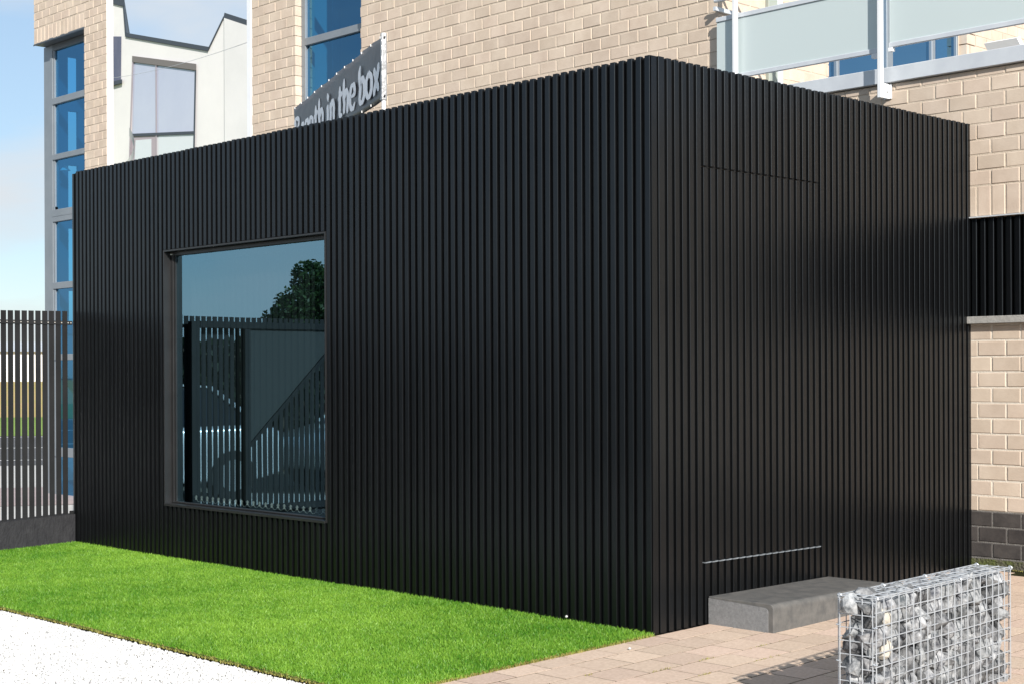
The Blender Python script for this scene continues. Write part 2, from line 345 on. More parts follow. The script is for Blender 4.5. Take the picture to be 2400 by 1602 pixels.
# flush door in the side, its ribs in line with the wall's
door = MB().box(-.055, -RD+.002, .424, 1.506, .322, 2.452).build('door', M['black_back'], box)
door['label'] = 'flush ribbed door cut into the side wall'
rib_d = ribmesh('door_rib', RW, RD, 'side')
for y0 in door_slats:
    o = rib(rib_s, 0, y0, DZ0+.004, DZ1-.005, door); o.location.x -= .002
thr = MB()
for y0 in door_slats:
    thr.box(-RD, .003, y0-.003, y0+RW+.003, DZ0-.0055, DZ0-.001).box(-RD, -.006, y0+RW+.003, y0+PS-.003, DZ0-.0055, DZ0-.001)
thr.build('threshold', M['alu'], door)
# window: reveal, frame, pane
win = MB()
GY = .075
win.box(WX0, WX0+.012, -.003, GY+.03, WZ0, WZ1).box(WX1-.012, WX1, -.003, GY+.03, WZ0, WZ1).box(WX0+.012, WX1-.012, -.003, GY+.03, WZ1-.012, WZ1)
wobj = win.build('window', M['blackframe'], box); wobj['label'] = 'large square window with dark reflecting glass'
MB().prism([(-.012,WZ0-.004),(-.012,WZ0+.012),(GY+.03,WZ0+.014),(GY+.03,WZ0-.004)], 0, WX0+.0125, WX1-.0125).build('sill', M['blackframe'], wobj)
fr = MB(); i0, i1, j0, j1 = WX0+.0125, WX1-.0125, WZ0+.0145, WZ1-.0125
fr.box(i0, i0+.032, GY-.02, GY+.02, j0, j1, .003).box(i1-.032, i1, GY-.02, GY+.02, j0, j1, .003).box(i0+.0325, i1-.0325, GY-.02, GY+.02, j1-.03, j1, .003).box(i0+.0325, i1-.0325, GY-.02, GY+.02, j0, j0+.012, .003)
fr.box(i0+.040, i0+.052, GY-.012, GY+.02, j0+.0125, j1-.0305)
fr.build('frame', M['blackframe'], wobj)
pn = MB(); pn.add([(i0+.03,GY,j0+.01),(i1-.03,GY,j0+.01),(i1-.03,GY,j1-.028),(i0+.03,GY,j1-.028)], [(0,1,2,3)]); pn.build('pane', M['glass_box'], wobj)
MB().tube((WX0+.035,GY-.035,WZ1-.03),(WX0+.035,GY-.005,WZ1-.03),.006,8).build('corner_screw', M['bolt'], wobj)
# vertical blind behind the glass
bl = empty('vertical_blind', (0,0,0)); tag(bl, 'dark vertical strip blind with white bead chain hanging behind the pavilion window', 'blind')
MB().box(WX0+.06, WX1-.06, .19, .235, 2.20, 2.235).build('head_rail', M['blackframe'], bl)
sl_me = None; ch = MB(); px0 = WX0+.13; nsl = 24; dxs = (WX1-.07-px0)/nsl
for i in range(nsl+1):
    x = px0+dxs*i
    if sl_me is None:
        q = MB(); q.prism([(-.0445,-.001),(-.02,-.006),(.02,-.006),(.0445,-.001),(.02,-.0045),(-.02,-.0045)], 2, .440, 2.2); o = q.build('strip', M['blind'], bl); sl_me = o.data
    else: o = link('strip', sl_me, bl)
    o.location = (x, .213, 0); o.rotation_euler = (0, 0, R(62+random.uniform(-6,6)))
    z = .412
    for s_ in (-1, 1): ch.tube((x+s_*.016,.195,z+.014),(x+s_*.004,.195,z+.022),.0045,5)
    ch.tube((x,.195,z-.004),(x,.195,z+.028),.0085,6,.005)
    if i < nsl:
        prev = None
        for t_ in range(9):
            tt = t_/8; pz = z+.012-.030*math.sin(PI*tt); P = (x+dxs*tt,.193,pz)
            if prev: ch.tube(prev, P, .0016, 4)
            prev = P
ch.build('bead_chain', M['bead'], bl)
# dark room behind
MB().box(-6.1,-.2,1.55,1.6,.0,2.9).build('partition', M['black_back'], box)

# ================================================================ BRICKWORK
Z0C, CH, BPX = .108, .10303, .2062
def brick_mesh(name, lx, ly, lz, m, b=.004):
    q = MB(); q.box(-lx/2,lx/2,-ly/2,ly/2,-lz/2,lz/2,b); me = bpy.data.meshes.new(name); me.from_pydata(q.v, [], q.f); me.materials.append(m)
    bm = bmesh.new(); bm.from_mesh(me); bmesh.ops.recalc_face_normals(bm, faces=bm.faces); bm.to_mesh(me); bm.free(); return me
def boxhit(p):
    """does the pavilion hide point p from the camera?"""
    d = Vector(p)-CAM; t0, t1 = 0., 1.
    for a, lo, hi in ((0,-L,0.),(1,0.,W-.02),(2,-1.,H)):
        if abs(d[a]) < 1e-9: continue
        ta, tb = (lo-CAM[a])/d[a], (hi-CAM[a])/d[a]
        if ta > tb: ta, tb = tb, ta
        t0 = max(t0, ta); t1 = min(t1, tb)
    return t0 < t1 and t0 < .999
JW = .0105; DEPTH = .09; PROUD = .0038
class Bricks:
    def __init__(s): s.items = []
    def add(s, wall, plane, a0, a1, z0, z1, m):
        """wall 'x' faces -Y at y=plane, wall 'y' faces +X at x=plane; a = coordinate along the wall"""
        if a1-a0 < .02 or z1-z0 < .02: return
        c = ((a0+a1)/2, plane, (z0+z1)/2) if wall == 'x' else (plane, (a0+a1)/2, (z0+z1)/2)
        s.items.append((wall, c, a1-a0, z1-z0, m))
    def field(s, wall, plane, a0, a1, z0, z1, m, holes=(), phase=.049, skip=None):
        k0 = int(math.floor((z0-Z0C)/CH+1e-6)); k1 = int(math.ceil((z1-Z0C)/CH-1e-6))
        for k in range(k0, k1):
            za = max(z0, Z0C+k*CH+JW/2); zb = min(z1, Z0C+(k+1)*CH-JW/2)
            ph = phase + (0 if k % 2 else BPX/2)
            i0 = int(math.floor((a0-ph)/BPX)); i1 = int(math.ceil((a1-ph)/BPX))
            for i in range(i0, i1):
                segs = [(max(a0, ph+i*BPX+JW/2), min(a1, ph+(i+1)*BPX-JW/2))]
                for (h0,h1,g0,g1) in holes:
                    if zb > g0+.01 and za < g1-.01:
                        ns = []
                        for (p_, q_) in segs:
                            if q_ <= h0 or p_ >= h1: ns.append((p_, q_)); continue
                            if p_ < h0: ns.append((p_, h0))
                            if q_ > h1: ns.append((h1, q_))
                        segs = ns
                for (p_, q_) in segs:
                    if skip and skip((p_+q_)/2, (za+zb)/2): continue
                    s.add(wall, plane, p_, q_, za, zb, m)
    def emit(s, parent, limit=280):
        sc = []
        for it in s.items:
            wall, c, la, lz, m = it; pr = project(c); v = 0
            if pr and -15 < pr[0] < 2415 and -15 < pr[1] < 1615 and not boxhit((c[0], c[1]-.01, c[2])):
                f = (.69 if wall == 'x' else .55); v = la*lz*f*(FPX/pr[2])**2
            sc.append(v)
        order = sorted(range(len(sc)), key=lambda i: -sc[i]); keep = set(i for i in order[:limit] if sc[i] > 60)
        cache = {}; rest = {}
        for i, (wall, c, la, lz, m) in enumerate(s.items):
            j = random.uniform(-.0016, .0016)
            lx, ly = (la, DEPTH) if wall == 'x' else (DEPTH, la)
            cc = (c[0], c[1]+DEPTH/2-PROUD+j, c[2]) if wall == 'x' else (c[0]-DEPTH/2+PROUD+j, c[1], c[2])
            if i in keep:
                key = (wall, round(la, 3), round(lz, 3), m.name)
                if key not in cache: cache[key] = brick_mesh('brick', lx, ly, lz, m)
                o = link('brick', cache[key], parent); o.location = cc
                o.rotation_euler = (random.uniform(-.004,.004), random.uniform(-.004,.004), random.uniform(-.005,.005))
            else:
                rest.setdefault(m.name, (m, MB()))[1].box(cc[0]-lx/2,cc[0]+lx/2,cc[1]-ly/2,cc[1]+ly/2,cc[2]-lz/2,cc[2]+lz/2)
        for m, mb in rest.values():
            o = mb.build('brick_remainder', m, parent); o['kind'] = 'stuff'
        print('bricks', len(keep), 'single of', len(s.items))

FY = W + .008        # brick face of the facade
bd = empty('brick_building', (-4, FY, 0)); tag(bd, 'cream brick building standing behind the black pavilion with a roof terrace', 'building')
bd.location = (0,0,0)
XE = -2.123; XL = -8.43; TERR = 3.45
# mortar-coloured wall cores
core = MB()
core.box(XL, -7.652, FY, FY+.25, -.1, 7.6).box(-6.552, XE, FY, FY+.25, 3.47, 7.6).box(-6.552, -.3, FY, FY+.25, -.1, 3.355).box(-7.652,-6.552,FY,FY+.25,-.1,3.30).box(-7.652,-6.552,FY,FY+.25,6.6,7.6)
part(MB().box(-.3, 4.5, FY, FY+.25, .42, 1.66), 'lower_wall', M['mortar_pale'], bd)
core.box(-.3, 4.5, FY, FY+.25, 2.368, 3.355).box(1.9, 4.5, FY, FY+.25, 1.66, 2.368)
core.box(XE-.25, XE, FY+.2505, 4.73, TERR, 7.6).box(XE-.25, XE, 7.166, 9.6, TERR, 7.6).box(XE-.25, XE, 4.73, 7.166, 5.6, 7.6)
part(core, 'wall', M['mortar'], bd)
part(MB().box(-.29, 4.5, FY+.001, FY+.25, .10, .4195), 'plinth', M['darkmortar'], bd)
part(MB().box(-.29, 4.5, FY-.006, FY+.25, -.1, .0995), 'footing', M['mossbase'], bd)
B = Bricks()
B.field('x', FY, XL, XE+.006, 3.42, 6.2, M['brick'], holes=[(-7.645,-6.559,3.0,6.6)], skip=lambda a, z: z < 3.6 and a < -2.4)
B.field('x', FY, XE, 2.2, 2.581, 3.352, M['brick'], skip=lambda a, z: a < -.9 and z < 3.0)
B.field('x', FY, -.16, 2.2, .423, 1.652, M['brick'])
B.field('x', FY, 1.9, 2.2, 1.66, 2.36, M['brick'])
B.field('x', FY, -.16, 2.2, .11, .417, M['darkbrick'])
for i in range(-2, 22):
    a = .049 + i*BPX/2; B.add('x', FY, a+JW/2, a+BPX/2-JW/2, 2.378, 2.577, M['brick'])
# reveal of the tall window and the terrace side wall
B.field('y', XE, FY+.094, 8.9, TERR+.02, 5.3, M['brick'], holes=[(3.855,4.06,3,9),(4.734,7.0,3.,5.6)])
B.emit(bd, 285)
# tall stair window in the facade
def framed(parent, name, x0, x1, y, z0, z1, transoms, fw, m, pm, left_only=False):
    o = MB().box(x0,x0+fw,y-.03,y+.04,z0,z1,.003).box(x1-fw,x1,y-.03,y+.04,z0,z1,.003)
    for (a, b_) in transoms: o.box(x0+fw+.0005, x1-fw-.0005, y-.034, y+.04, a, b_, .003)
    w = o.build(name, m, parent)
    zz = [z0]+[t for ab in transoms for t in ab]+[z1]
    for i in range(0, len(zz), 2):
        q = MB(); q.add([(x0+fw*.8,y,zz[i]-.004),(x1-fw*.8,y,zz[i]-.004),(x1-fw*.8,y,zz[i+1]+.004),(x0+fw*.8,y,zz[i+1]+.004)], [(0,1,2,3)])
        if zz[i+1]-zz[i] > .05: q.build('pane', pm, w)
    return w
tw = framed(bd, 'window', -7.652, -6.552, FY+.105, 3.30, 6.6, [(4.745,4.82),(5.95,6.02)], .075, M['alu'], M['glass_blue'])
tw['label'] = 'tall blue-tinted stair window with grey frame'
# stairwell behind it
st = MB(); st.box(XL+.02, XL+.06, FY+.26, 6.5, 2.5, 7.0).box(XL+.06, -6.0, 6.5, 6.55, 2.5, 7.0).box(-6.05,-6.0,FY+.26,6.5,2.5,7.0).box(XL+.06,-6.05,FY+.26,6.5,7.0,7.05).box(XL+.06,-6.05,FY+.26,6.5,2.4,2.5)
part(st, 'stairwell_wall', M['interior'], bd)
ar = MB()
for i in range(14):
    a0, a1 = i*.16-.3, (i+1)*.16-.3
    def P(a, r, z): return (-7.5-r*math.cos(a)*.9, 4.35+r*math.sin(a), z)
    za, zb = 4.2+i*.11, 4.2+(i+1)*.11
    ar.add([P(a0,.55,za),P(a1,.55,zb),P(a1,.55,zb+.16),P(a0,.55,za+.16),P(a0,.59,za),P(a1,.59,zb),P(a1,.59,zb+.16),P(a0,.59,za+.16)], [(0,3,2,1),(4,5,6,7),(0,1,5,4),(1,2,6,5),(2,3,7,6),(3,0,4,7)])
part(ar, 'stair_stringer', M['alu'], bd)
part(MB().tube((-8.05,4.1,2.5),(-8.05,4.1,7.0),.05,10), 'stair_column', M['alu'], bd)
# white edge trim on the free end, parapet top
part(MB().box(XL-.085, XL-.004, FY-.012, FY+.2, -.1, 7.6, .004), 'edge_trim', M['steelwhite'], bd)
part(MB().box(XL-.1, XE+.06, FY-.04, FY+.3, 7.6, 7.66), 'roof_coping', M['coping'], bd)
part(MB().box(XL+.1, XE-.26, FY+.26, 12, 7.3, 7.58).box(XL+.02,XL+.2,6.56,12,-.1,7.3), 'roof', M['coping'], bd)
# stone sill and louvred opening on the right
part(MB().box(-.004, 2.0, FY-.052, FY+.2, 1.6605, 1.7085, .003), 'window_sill', M['sillstone'], bd)
part(MB().box(-.25, 1.92, FY-.02, FY+.15, 2.3685, 2.3765), 'lintel_angle', M['galv'], bd)
lv = part(MB().box(-.29, 1.9, FY+.09, FY+.11, 1.71, 2.367), 'louvre_screen', M['carglass'], bd, 'black vertical slats in front of a dark opening')
lm = None
for i in range(35):
    x = .006+(i-4)*.0621
    if lm is None: o = MB().box(0,.034,FY+.004,FY+.05,1.712,2.364,.002).build('slat', M['black'], lv); lm = o.data
    else: o = link('slat', lm, lv)
    o.location.x = x
# terrace: slab, edge beam, side wall window
part(MB().box(XE+.003, 4.5, FY+.27, 9.6, 3.30, TERR-.004), 'terrace_slab', M['pale_paving'], bd)
part(MB().box(XE+.004, 4.5, FY-.036, FY+.26, 3.3605, 3.468, .004), 'edge_beam', M['galv'], bd)
def framed_y(parent, name, x, y0, y1, z0, z1, mull, fw, m, pm):
    o = MB().box(x-.04,x+.02,y0,y0+fw,z0,z1,.003).box(x-.04,x+.02,y1-fw,y1,z0,z1,.003).box(x-.04,x+.018,y0+fw,y1-fw,z1-fw,z1,.003)
    for a, b_ in mull: o.box(x-.04,x+.022,a,b_,z0,z1-fw-.0005,.003)
    w = o.build(name, m, parent); yy = [y0+fw]+[t for ab in mull for t in ab]+[y1-fw]
    for i in range(0, len(yy), 2):
        q = MB(); q.add([(x-.01,yy[i]-.003,z0),(x-.01,yy[i+1]+.003,z0),(x-.01,yy[i+1]+.003,z1-fw+.004),(x-.01,yy[i]-.003,z1-fw+.004)], [(0,1,2,3)]); q.build('pane', pm, w)
    return w
framed_y(bd, 'terrace_window', XE-.09, 4.734, 6.975, TERR, 5.6, [(4.96,5.0),(5.74,5.84),(6.50,6.56)], .03, M['alu'], M['glass_terrace'])
part(MB().box(XE-.3, XE-.08, 6.976, 7.165, TERR, 5.6), 'window_jamb', M['mortar'], bd)
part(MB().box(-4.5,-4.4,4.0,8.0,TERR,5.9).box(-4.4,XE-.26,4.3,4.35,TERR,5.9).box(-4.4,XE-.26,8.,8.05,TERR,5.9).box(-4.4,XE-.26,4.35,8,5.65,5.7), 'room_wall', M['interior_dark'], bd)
rp = part(MB().box(XE-.02, XE+.035, 3.857, 3.975, TERR, 5.3, .004), 'grey_pilaster', mat('grey_green_panel', (.30,.33,.29), .6), bd)
part(MB().box(XE-.02, XE+.028, 3.9755, 4.058, TERR, 5.3, .004), 'pale_pilaster', M['galv'], bd)
# balustrade, each post with bracket; frosted panes
bal = empty('terrace_balustrade', (0,0,0)); tag(bal, 'white steel terrace balustrade with frosted glass panels above the brick wall', 'balustrade')
PY = W-.1
for i, px_ in enumerate((-1.882, -.622, .66, 1.95)):
    o = MB().box(px_-.017, px_+.017, PY-.018, PY+.018, 3.245, 5.0, .005).build('post', M['steelwhite'], bal)
    MB().box(px_+.004, px_+.012, PY+.0185, FY-.009, 3.25, 3.352).box(px_-.03, px_+.03, FY-.018, FY-.0085, 3.25, 3.352).tube((px_+.012,PY+.06,3.30),(px_+.026,PY+.06,3.30),.009,6).build('bracket', M['steelwhite'], o)
segs = [(-2.094,-.664),(-.578,.62),(.70,1.91)]
for i, (a, b_) in enumerate(segs):
    dz = .0 if i == 0 else .022
    q = MB().box(a+.004, b_-.004, PY+.043, PY+.051, 3.60+dz, 4.05).build('panel', M['frosted'], bal)
    MB().box(a, b_, PY+.034, PY+.062, 3.572+dz, 3.606+dz, .003).build('bottom_rail', M['galv'], bal)
    MB().box(a, b_, PY+.034, PY+.062, 4.026, 4.062, .003).build('top_rail', M['galv'], bal)
    MB().box(b_-.05, b_, PY+.0302, PY+.070, 3.54+dz, 3.571+dz).box(a, a+.03, PY+.0302, PY+.070, 3.545+dz, 3.571+dz).build('clamp', M['steelwhite'], bal)
for zz_ in (4.19, 4.36, 4.55): MB().tube((-2.10,PY+.03,zz_),(2.2,PY+.03,zz_),.014,8).build('hand_rail', M['galv'], bal)
# brackets in the corner that throw the slanting shadows
MB().box(-2.115,-2.09,PY+.03,3.8,4.12,4.15).build('return_rail', M['galv'], bal)
lc = empty('sun_lounger', (-1.0, 5.45, TERR)); tag(lc, 'slanting white board showing above the terrace edge beam on the right', 'lounger')
MB().prism([(-.16,.62),(-.10,.64),(.22,.36),(.20,.32)], 0, -.02, .30).build('backrest', M['plasticwhite'], lc)
MB().box(-.02,.30,.15,.9,.30,.34,.01).build('seat', M['plasticwhite'], lc)
lc.scale = (.9,.9,.9)
for a, b_ in ((0,.2),(.26,.2),(0,.85),(.26,.85)): MB().box(a,a+.03,b_-.02,b_+.02,0,.30).build('leg', M['plasticwhite'], lc)

# ---------------------------------------------------------------- glazed brick stair tower on the left
tt = empty('brick_stair_tower', (0,0,0)); tag(tt, 'brick-topped stair tower with a tall glazed corner left of the pavilion', 'tower')
TX0, TX1, TP = -13.43, -11.537, -12.089; GYT = 3.42
core = MB(); core.box(TP, TX1-.012, FY, FY+.084, GROUND, 8.2).box(TX0+.012, TP-.0, FY, FY+.3, 5.69, 8.2)
part(core, 'wall', M['mortar'], tt)
part(MB().box(TX1+.0005, TX1+.004, FY-.002, FY+.086, GROUND, 8.2), 'rendered_return', M['white_render'], tt)
part(MB().box(TX0+.002, TP-.001, FY-.004, FY+.30, 5.664, 5.689), 'soffit', M['alu_dark'], tt)
part(MB().box(TX0-.006, TP+.0, FY-.010, FY-.0045, 5.656, 5.672), 'drip_edge', M['coping'], tt)
B = Bricks()
B.field('x', FY, TX0, TX1, 5.877, 7.4, M['brick'], phase=-13.40)
B.field('x', FY, TP-.006, TX1, 2.6, 5.872, M['brick'], phase=-11.537)
for i in range(13): a = TX0 + i*BPX/2; B.add('x', FY, a+JW/2, min(a+BPX/2-JW/2, TP), 5.675, 5.866, M['brick'])
B.emit(tt, 200)
# glazing: broad corner post, slim frame, panes between transoms
part(MB().box(-13.472, -13.275, GYT-.005, GYT+.05, GROUND, 5.663, .004).box(-13.472,-13.42,GYT+.05,3.98,GROUND,1.9), 'corner_post', M['alu'], tt)
trs = [(.30,.42),(1.55,1.63),(2.472,2.557),(3.345,3.505),(4.152,4.224),(4.874,4.96)]
o = MB().box(-13.274, -13.205, GYT-.022, GYT+.05, GROUND, 5.663, .004).box(-13.204, -13.165, GYT-.012, GYT+.05, GROUND, 5.60, .003)
gw = o.build('glazing_frame', M['alu'], tt)
for a, b_ in trs: MB().box(-13.2045, TP+.02, GYT-.026, GYT+.05, a, b_, .004).build('transom', M['alu'], gw)
MB().box(-13.2045, TP+.02, GYT-.02, GYT+.05, 5.58, 5.662, .003).build('head', M['alu_dark'], gw)
MB().box(-13.2045, TP+.02, GYT-.030, GYT-.0265, 3.415, 3.425).box(-13.2,-13.165,GYT-.02,GYT+.03,3.5055,3.545).build('vent_bar', M['alu'], gw)
zz = [GROUND]+[t for ab in trs for t in ab]+[5.58]
for i in range(0, len(zz), 2):
    q = MB(); q.add([(-13.17,GYT+.01,zz[i]),(TP+.02,GYT+.01,zz[i]),(TP+.02,GYT+.01,zz[i+1]),(-13.17,GYT+.01,zz[i+1])], [(0,1,2,3)]); q.build('pane', M['glass_blue'], gw)
# side wall of the stair with slit windows open to the sky
sw = MB(); ya, yb = 3.71, 3.86
sw.box(-13.44,-13.38,GYT+.06,ya,1.9,8.0).box(-13.44,-13.38,yb,3.98,1.9,8.0)
lo = 1.9
for (a, b_) in ((2.05,2.47),(2.60,3.30),(3.53,4.14),(4.30,4.86),(5.03,5.58)):
    sw.box(-13.44,-13.38,ya,yb,lo,a); lo = b_
sw.box(-13.44,-13.38,ya,yb,lo,8.0)
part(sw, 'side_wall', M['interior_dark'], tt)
ar = MB()
for i in range(9):
    a0, a1 = i*.17, (i+1)*.17
    for base in (2.9, 3.75, 4.55):
        P = lambda a, z: (-13.0+.5*math.sin(a)*.9, 4.0+.4*math.cos(a), base+z)
        ar.add([P(a0,-.07*i),P(a1,-.07*(i+1)),P(a1,-.07*(i+1)+.12),P(a0,-.07*i+.12)], [(0,1,2,3)])
part(ar, 'stair_ribbon', M['interior'], tt)
part(MB().tube((-13.1,3.52,4.02),(-13.1,3.52,4.08),.07,10,.015), 'lamp_shade', M['plasticwhite'], tt)

# ---------------------------------------------------------------- white building in the gap
WBP = {'hid': (-2.469, 14.406), 'Ltop': (-1.733, 14.189), 'Ltopr': (-0.618, 13.83), 'Lr': (-0.457, 12.778), 'Mr': (4.55, 11.503), 'Rt': (5.466, 12.388), 'Rr': (7.008, 11.837), 'hid2': (8.066, 11.459), 'W_tl': (-0.043, 12.01), 'W_tr': (3.888, 11.15), 'W_br': (3.764, 8.117), 'W_bl': (-0.296, 8.445), 'tr1': (-0.123, 9.373), 'tr2': (3.795, 8.996), 'dl': (0.155, 9.181), 'dr': (1.164, 9.107), 'sw_tl': (-1.776, 12.939), 'sw_tr': (-1.169, 12.79), 'sw_br': (-1.206, 11.292), 'sw_bl': (-1.819, 11.379), 'mull': (1.468, 10.847)}
wb = empty('white_rendered_building', (-40, 20, 0)); tag(wb, 'white rendered building with stepped roofline behind the gap between the brick volumes', 'building')
SKEW = -1.6166     # its flanks run back at a slant to the street front
def face(pts, y0, y1, name, m, parent=wb, label=None):
    o = MB(); n_ = len(pts)
    o.add([(p_[0]+SKEW*y0, y0, p_[1]) for p_ in pts]+[(p_[0]+SKEW*y1, y1, p_[1]) for p_ in pts], [tuple(range(n_))[::-1], tuple(range(n_,2*n_))]+[(i,(i+1)%n_,n_+(i+1)%n_,n_+i) for i in range(n_)])
    return part(o, name, m, parent, label)
w = WBP; ZB = -.2
def sh(p, dx=0, dz=0): return (p[0]+dx, p[1]+dz)
face([(w['hid'][0],ZB),(w['Lr'][0]-.001,ZB),sh(w['Lr'],-.001),sh(w['Ltopr'],-.001),w['hid']], 0, 4, 'left_block', M['white_render'])
face([(w['Lr'][0],ZB),(w['Mr'][0]-.001,ZB),sh(w['Mr'],-.001),w['Lr']], 0, 4, 'middle_block', M['white_render'])
face([(w['Mr'][0],ZB),(w['hid2'][0],ZB),w['hid2'],w['Rt'],w['Mr']], 0, 4, 'right_block', M['white_render'])
def strip(p, q, t, name='coping'):
    d = Vector((q[0]-p[0], q[1]-p[1])).normalized(); n_ = Vector((-d.y, d.x))*t
    if n_.y < 0: n_ = -n_
    face([p, q, (q[0]+n_.x, q[1]+n_.y), (p[0]+n_.x, p[1]+n_.y)], -.05, 4.0, name, M['coping'])
strip(sh(w['hid'],0,-.06), sh(w['Ltopr'],.02,-.06), .22); strip(sh(w['Lr'],-.02,-.05), sh(w['Mr'],.02,-.05), .13); strip(sh(w['Rt'],-.03,-.05), sh(w['hid2'],0,-.05), .16)
face([sh(w['Ltopr'],-.03), sh(w['Lr'],-.05), sh(w['Lr'],.05), sh(w['Ltopr'],.05)], -.04, 4.0, 'edge_flashing', M['coping'])
face([sh(w['Mr'],-.03), sh(w['Rt'],-.04), sh(w['Rt'],.03), sh(w['Mr'],.05)], -.04, 4.0, 'edge_flashing', M['coping'])
face([(w['Rt'][0],ZB),(w['hid2'][0],ZB),sh(w['hid2'],0,-.06),sh(w['Rt'],.0,-.06)], -.06, -.002, 'projecting_bay', mat('bay_render', (.69,.675,.675), .9, 0., (.63,.62,.62), .4))
tl, tr, br_, bl_ = w['W_tl'], w['W_tr'], w['W_br'], w['W_bl']; t1, t2 = w['tr1'], w['tr2']; mxx = w['mull'][0]; FW = .09
wf = face([bl_, sh(bl_,FW), sh(tl,FW,-FW), tl], -.05, .02, 'window', M['mauve'], wb, 'large lilac window with thin grey frame')
face([tl, tr, sh(tr,0,-.20), sh(tl,0,-.20)], -.06, .02, 'window_head', mat('head_taupe', (.16,.145,.14), .6), wf)
face([sh(tr,-FW,-.2), sh(tr,0,-.2), br_, sh(br_,-FW)], -.055, .02, 'frame', M['coping'], wf)
def tz(x): return t1[1]+(t2[1]-t1[1])*(x-t1[0])/(t2[0]-t1[0])
def hz(x): return tl[1]-.2+(tr[1]-tl[1])*(x-tl[0])/(tr[0]-tl[0])
face([(mxx-.035,bl_[1]),(mxx+.035,bl_[1]),(mxx+.035,hz(mxx)),(mxx-.035,hz(mxx))], -.05, .02, 'mullion', M['mauve'], wf)
face([(t1[0],t1[1]-.04),(t2[0],t2[1]-.04),(t2[0],t2[1]+.05),(t1[0],t1[1]+.05)], -.054, .02, 'transom', M['coping'], wf)
face([(t1[0]+.05,tz(t1[0])),(mxx,tz(mxx)),(mxx,hz(mxx)),(tl[0]+.06,hz(tl[0]))], -.012, -.004, 'pane', M['lilac_pane'], wf)
face([(mxx,tz(mxx)),(t2[0]-.05,tz(t2[0])),(tr[0]-.05,hz(tr[0])),(mxx,hz(mxx))], -.012, -.004, 'pane', M['lilac_pane'], wf)
face([(mxx,br_[1]),(br_[0]-.05,br_[1]),(t2[0]-.05,tz(t2[0])),(mxx,tz(mxx))], -.012, -.004, 'pane', M['pale_pane'], wf)
face([(bl_[0]+.05,bl_[1]),(mxx,bl_[1]),(mxx,tz(mxx)),(t1[0],tz(t1[0]))], -.02, -.004, 'sash', M['mauve'], wf)
face([(w['dl'][0]-.08,bl_[1]),(w['dr'][0],bl_[1]),w['dr'],w['dl']], -.026, -.0205, 'pane', M['pale_pane'], wf)
sw_ = face([(w['sw_bl'][0]-.5,w['sw_bl'][1]),sh(w['sw_br'],.42),sh(w['sw_tr'],.42),(w['sw_tl'][0]-.5,w['sw_tl'][1]+.1)], -.02, -.003, 'small_window', M['lilac_dark'], wb)
face([(w['sw_bl'][0]-.5,w['sw_br'][1]-.1),sh(w['sw_br'],.50,-.1),sh(w['sw_br'],.50,.02),(w['sw_bl'][0]-.5,w['sw_br'][1]+.05)], -.10, -.0205, 'sill', M['coping'], sw_)
cb = MB(); prev = None
for i in range(17):
    t_ = i/16; P = Vector((-21.5+11.5*t_, 8.5-3.8*t_, 7.05-1.55*t_-.10*math.sin(PI*t_)))
    if prev: cb.tube(prev, P, .0032, 4, cap=False)
    prev = P
tag(cb.build('overhead_cable', M['galv']), 'thin grey cable strung across the gap before the white building', 'cable')

# ================================================================ FENCE AND GATE
fe = empty('slatted_fence', (-L, 0, 0)); tag(fe, 'dark grey vertical slat fence on a low dark plinth wall left of the pavilion', 'fence')
def fz(y): return .04*y    # follows the falling ground
q = MB(); q.box(-.022,.022,-.003,.003,0,1,0); 
slm = None; FP = .0584; nf = 150
for k in range(nf):
    y = -.056 - FP*k
    if -.0 and k: pass
    if slm is None: o = MB().box(-.003,.003,-.0215,.0215,0,1).build('slat', M['fence'], fe); slm = o.data
    else: o = link('slat', slm, fe)
    z0 = .225+max(fz(y)*1., -.10) ; o.location = (0, y, z0-.03); o.scale = (1, 1, 1.868 - .012*min(1, -y) - o.location.z)
    o.rotation_euler = (0, 0, random.uniform(-.02,.02))
    if k < 12:
        MB().tube((.010,y+.012+.012,1.772),(.0135,y+.024,1.772),.0055,8).build('bolt', M['bolt'], fe)
MB().tube((.010,-.008,1.772),(.0135,-.008,1.772),.0055,8).build('bolt', M['bolt'], fe)
MB().box(.0040,.0095,-9.0,.005,1.755,1.787).build('rail', M['fence'], fe)
pl = MB(); pl.prism([(-9.0,-.45),(-.002,-.3),(-.002,.218),(-2.4,.125),(-9.0,.10)], 0, -.09, .06); pl.build('plinth', M['concrete_dark'], fe)
MB().box(.02,.045,-.035,-.005,.205,.245,.004).build('end_clamp', M['fence'], fe)
ga = empty('sliding_gate', (-L+.07, 0, 0)); tag(ga, 'dark framed sliding gate with slanted infill panel seen mirrored in the pavilion window', 'gate')
gt = MB()
gp = lambda y0, y1, z0, z1, nm: MB().box(-.03,.03,y0,y1,z0,z1,.004).build(nm, M['fence'], ga)
gp(-1.01,-.925,.16,1.81,'post'); gp(-1.535,-1.472,.16,1.752,'post'); gp(-5.6,-5.5,.10,1.81,'post')
gp(-5.5,-1.0105,1.752,1.812,'top_rail'); gp(-5.5,-1.0105,.12,.18,'bottom_rail')
MB().prism([(-1.536,.72),(-1.536,1.751),(-2.60,1.751)], 0, -.008, .004).build('infill_panel', mat('grey_infill', (.03,.032,.032), .8), ga)
MB().prism([(-1.536,.70),(-1.536,.74),(-2.60,1.79-.02),(-2.62,1.73)], 0, -.02, .02).build('diagonal_brace', M['fence'], ga)

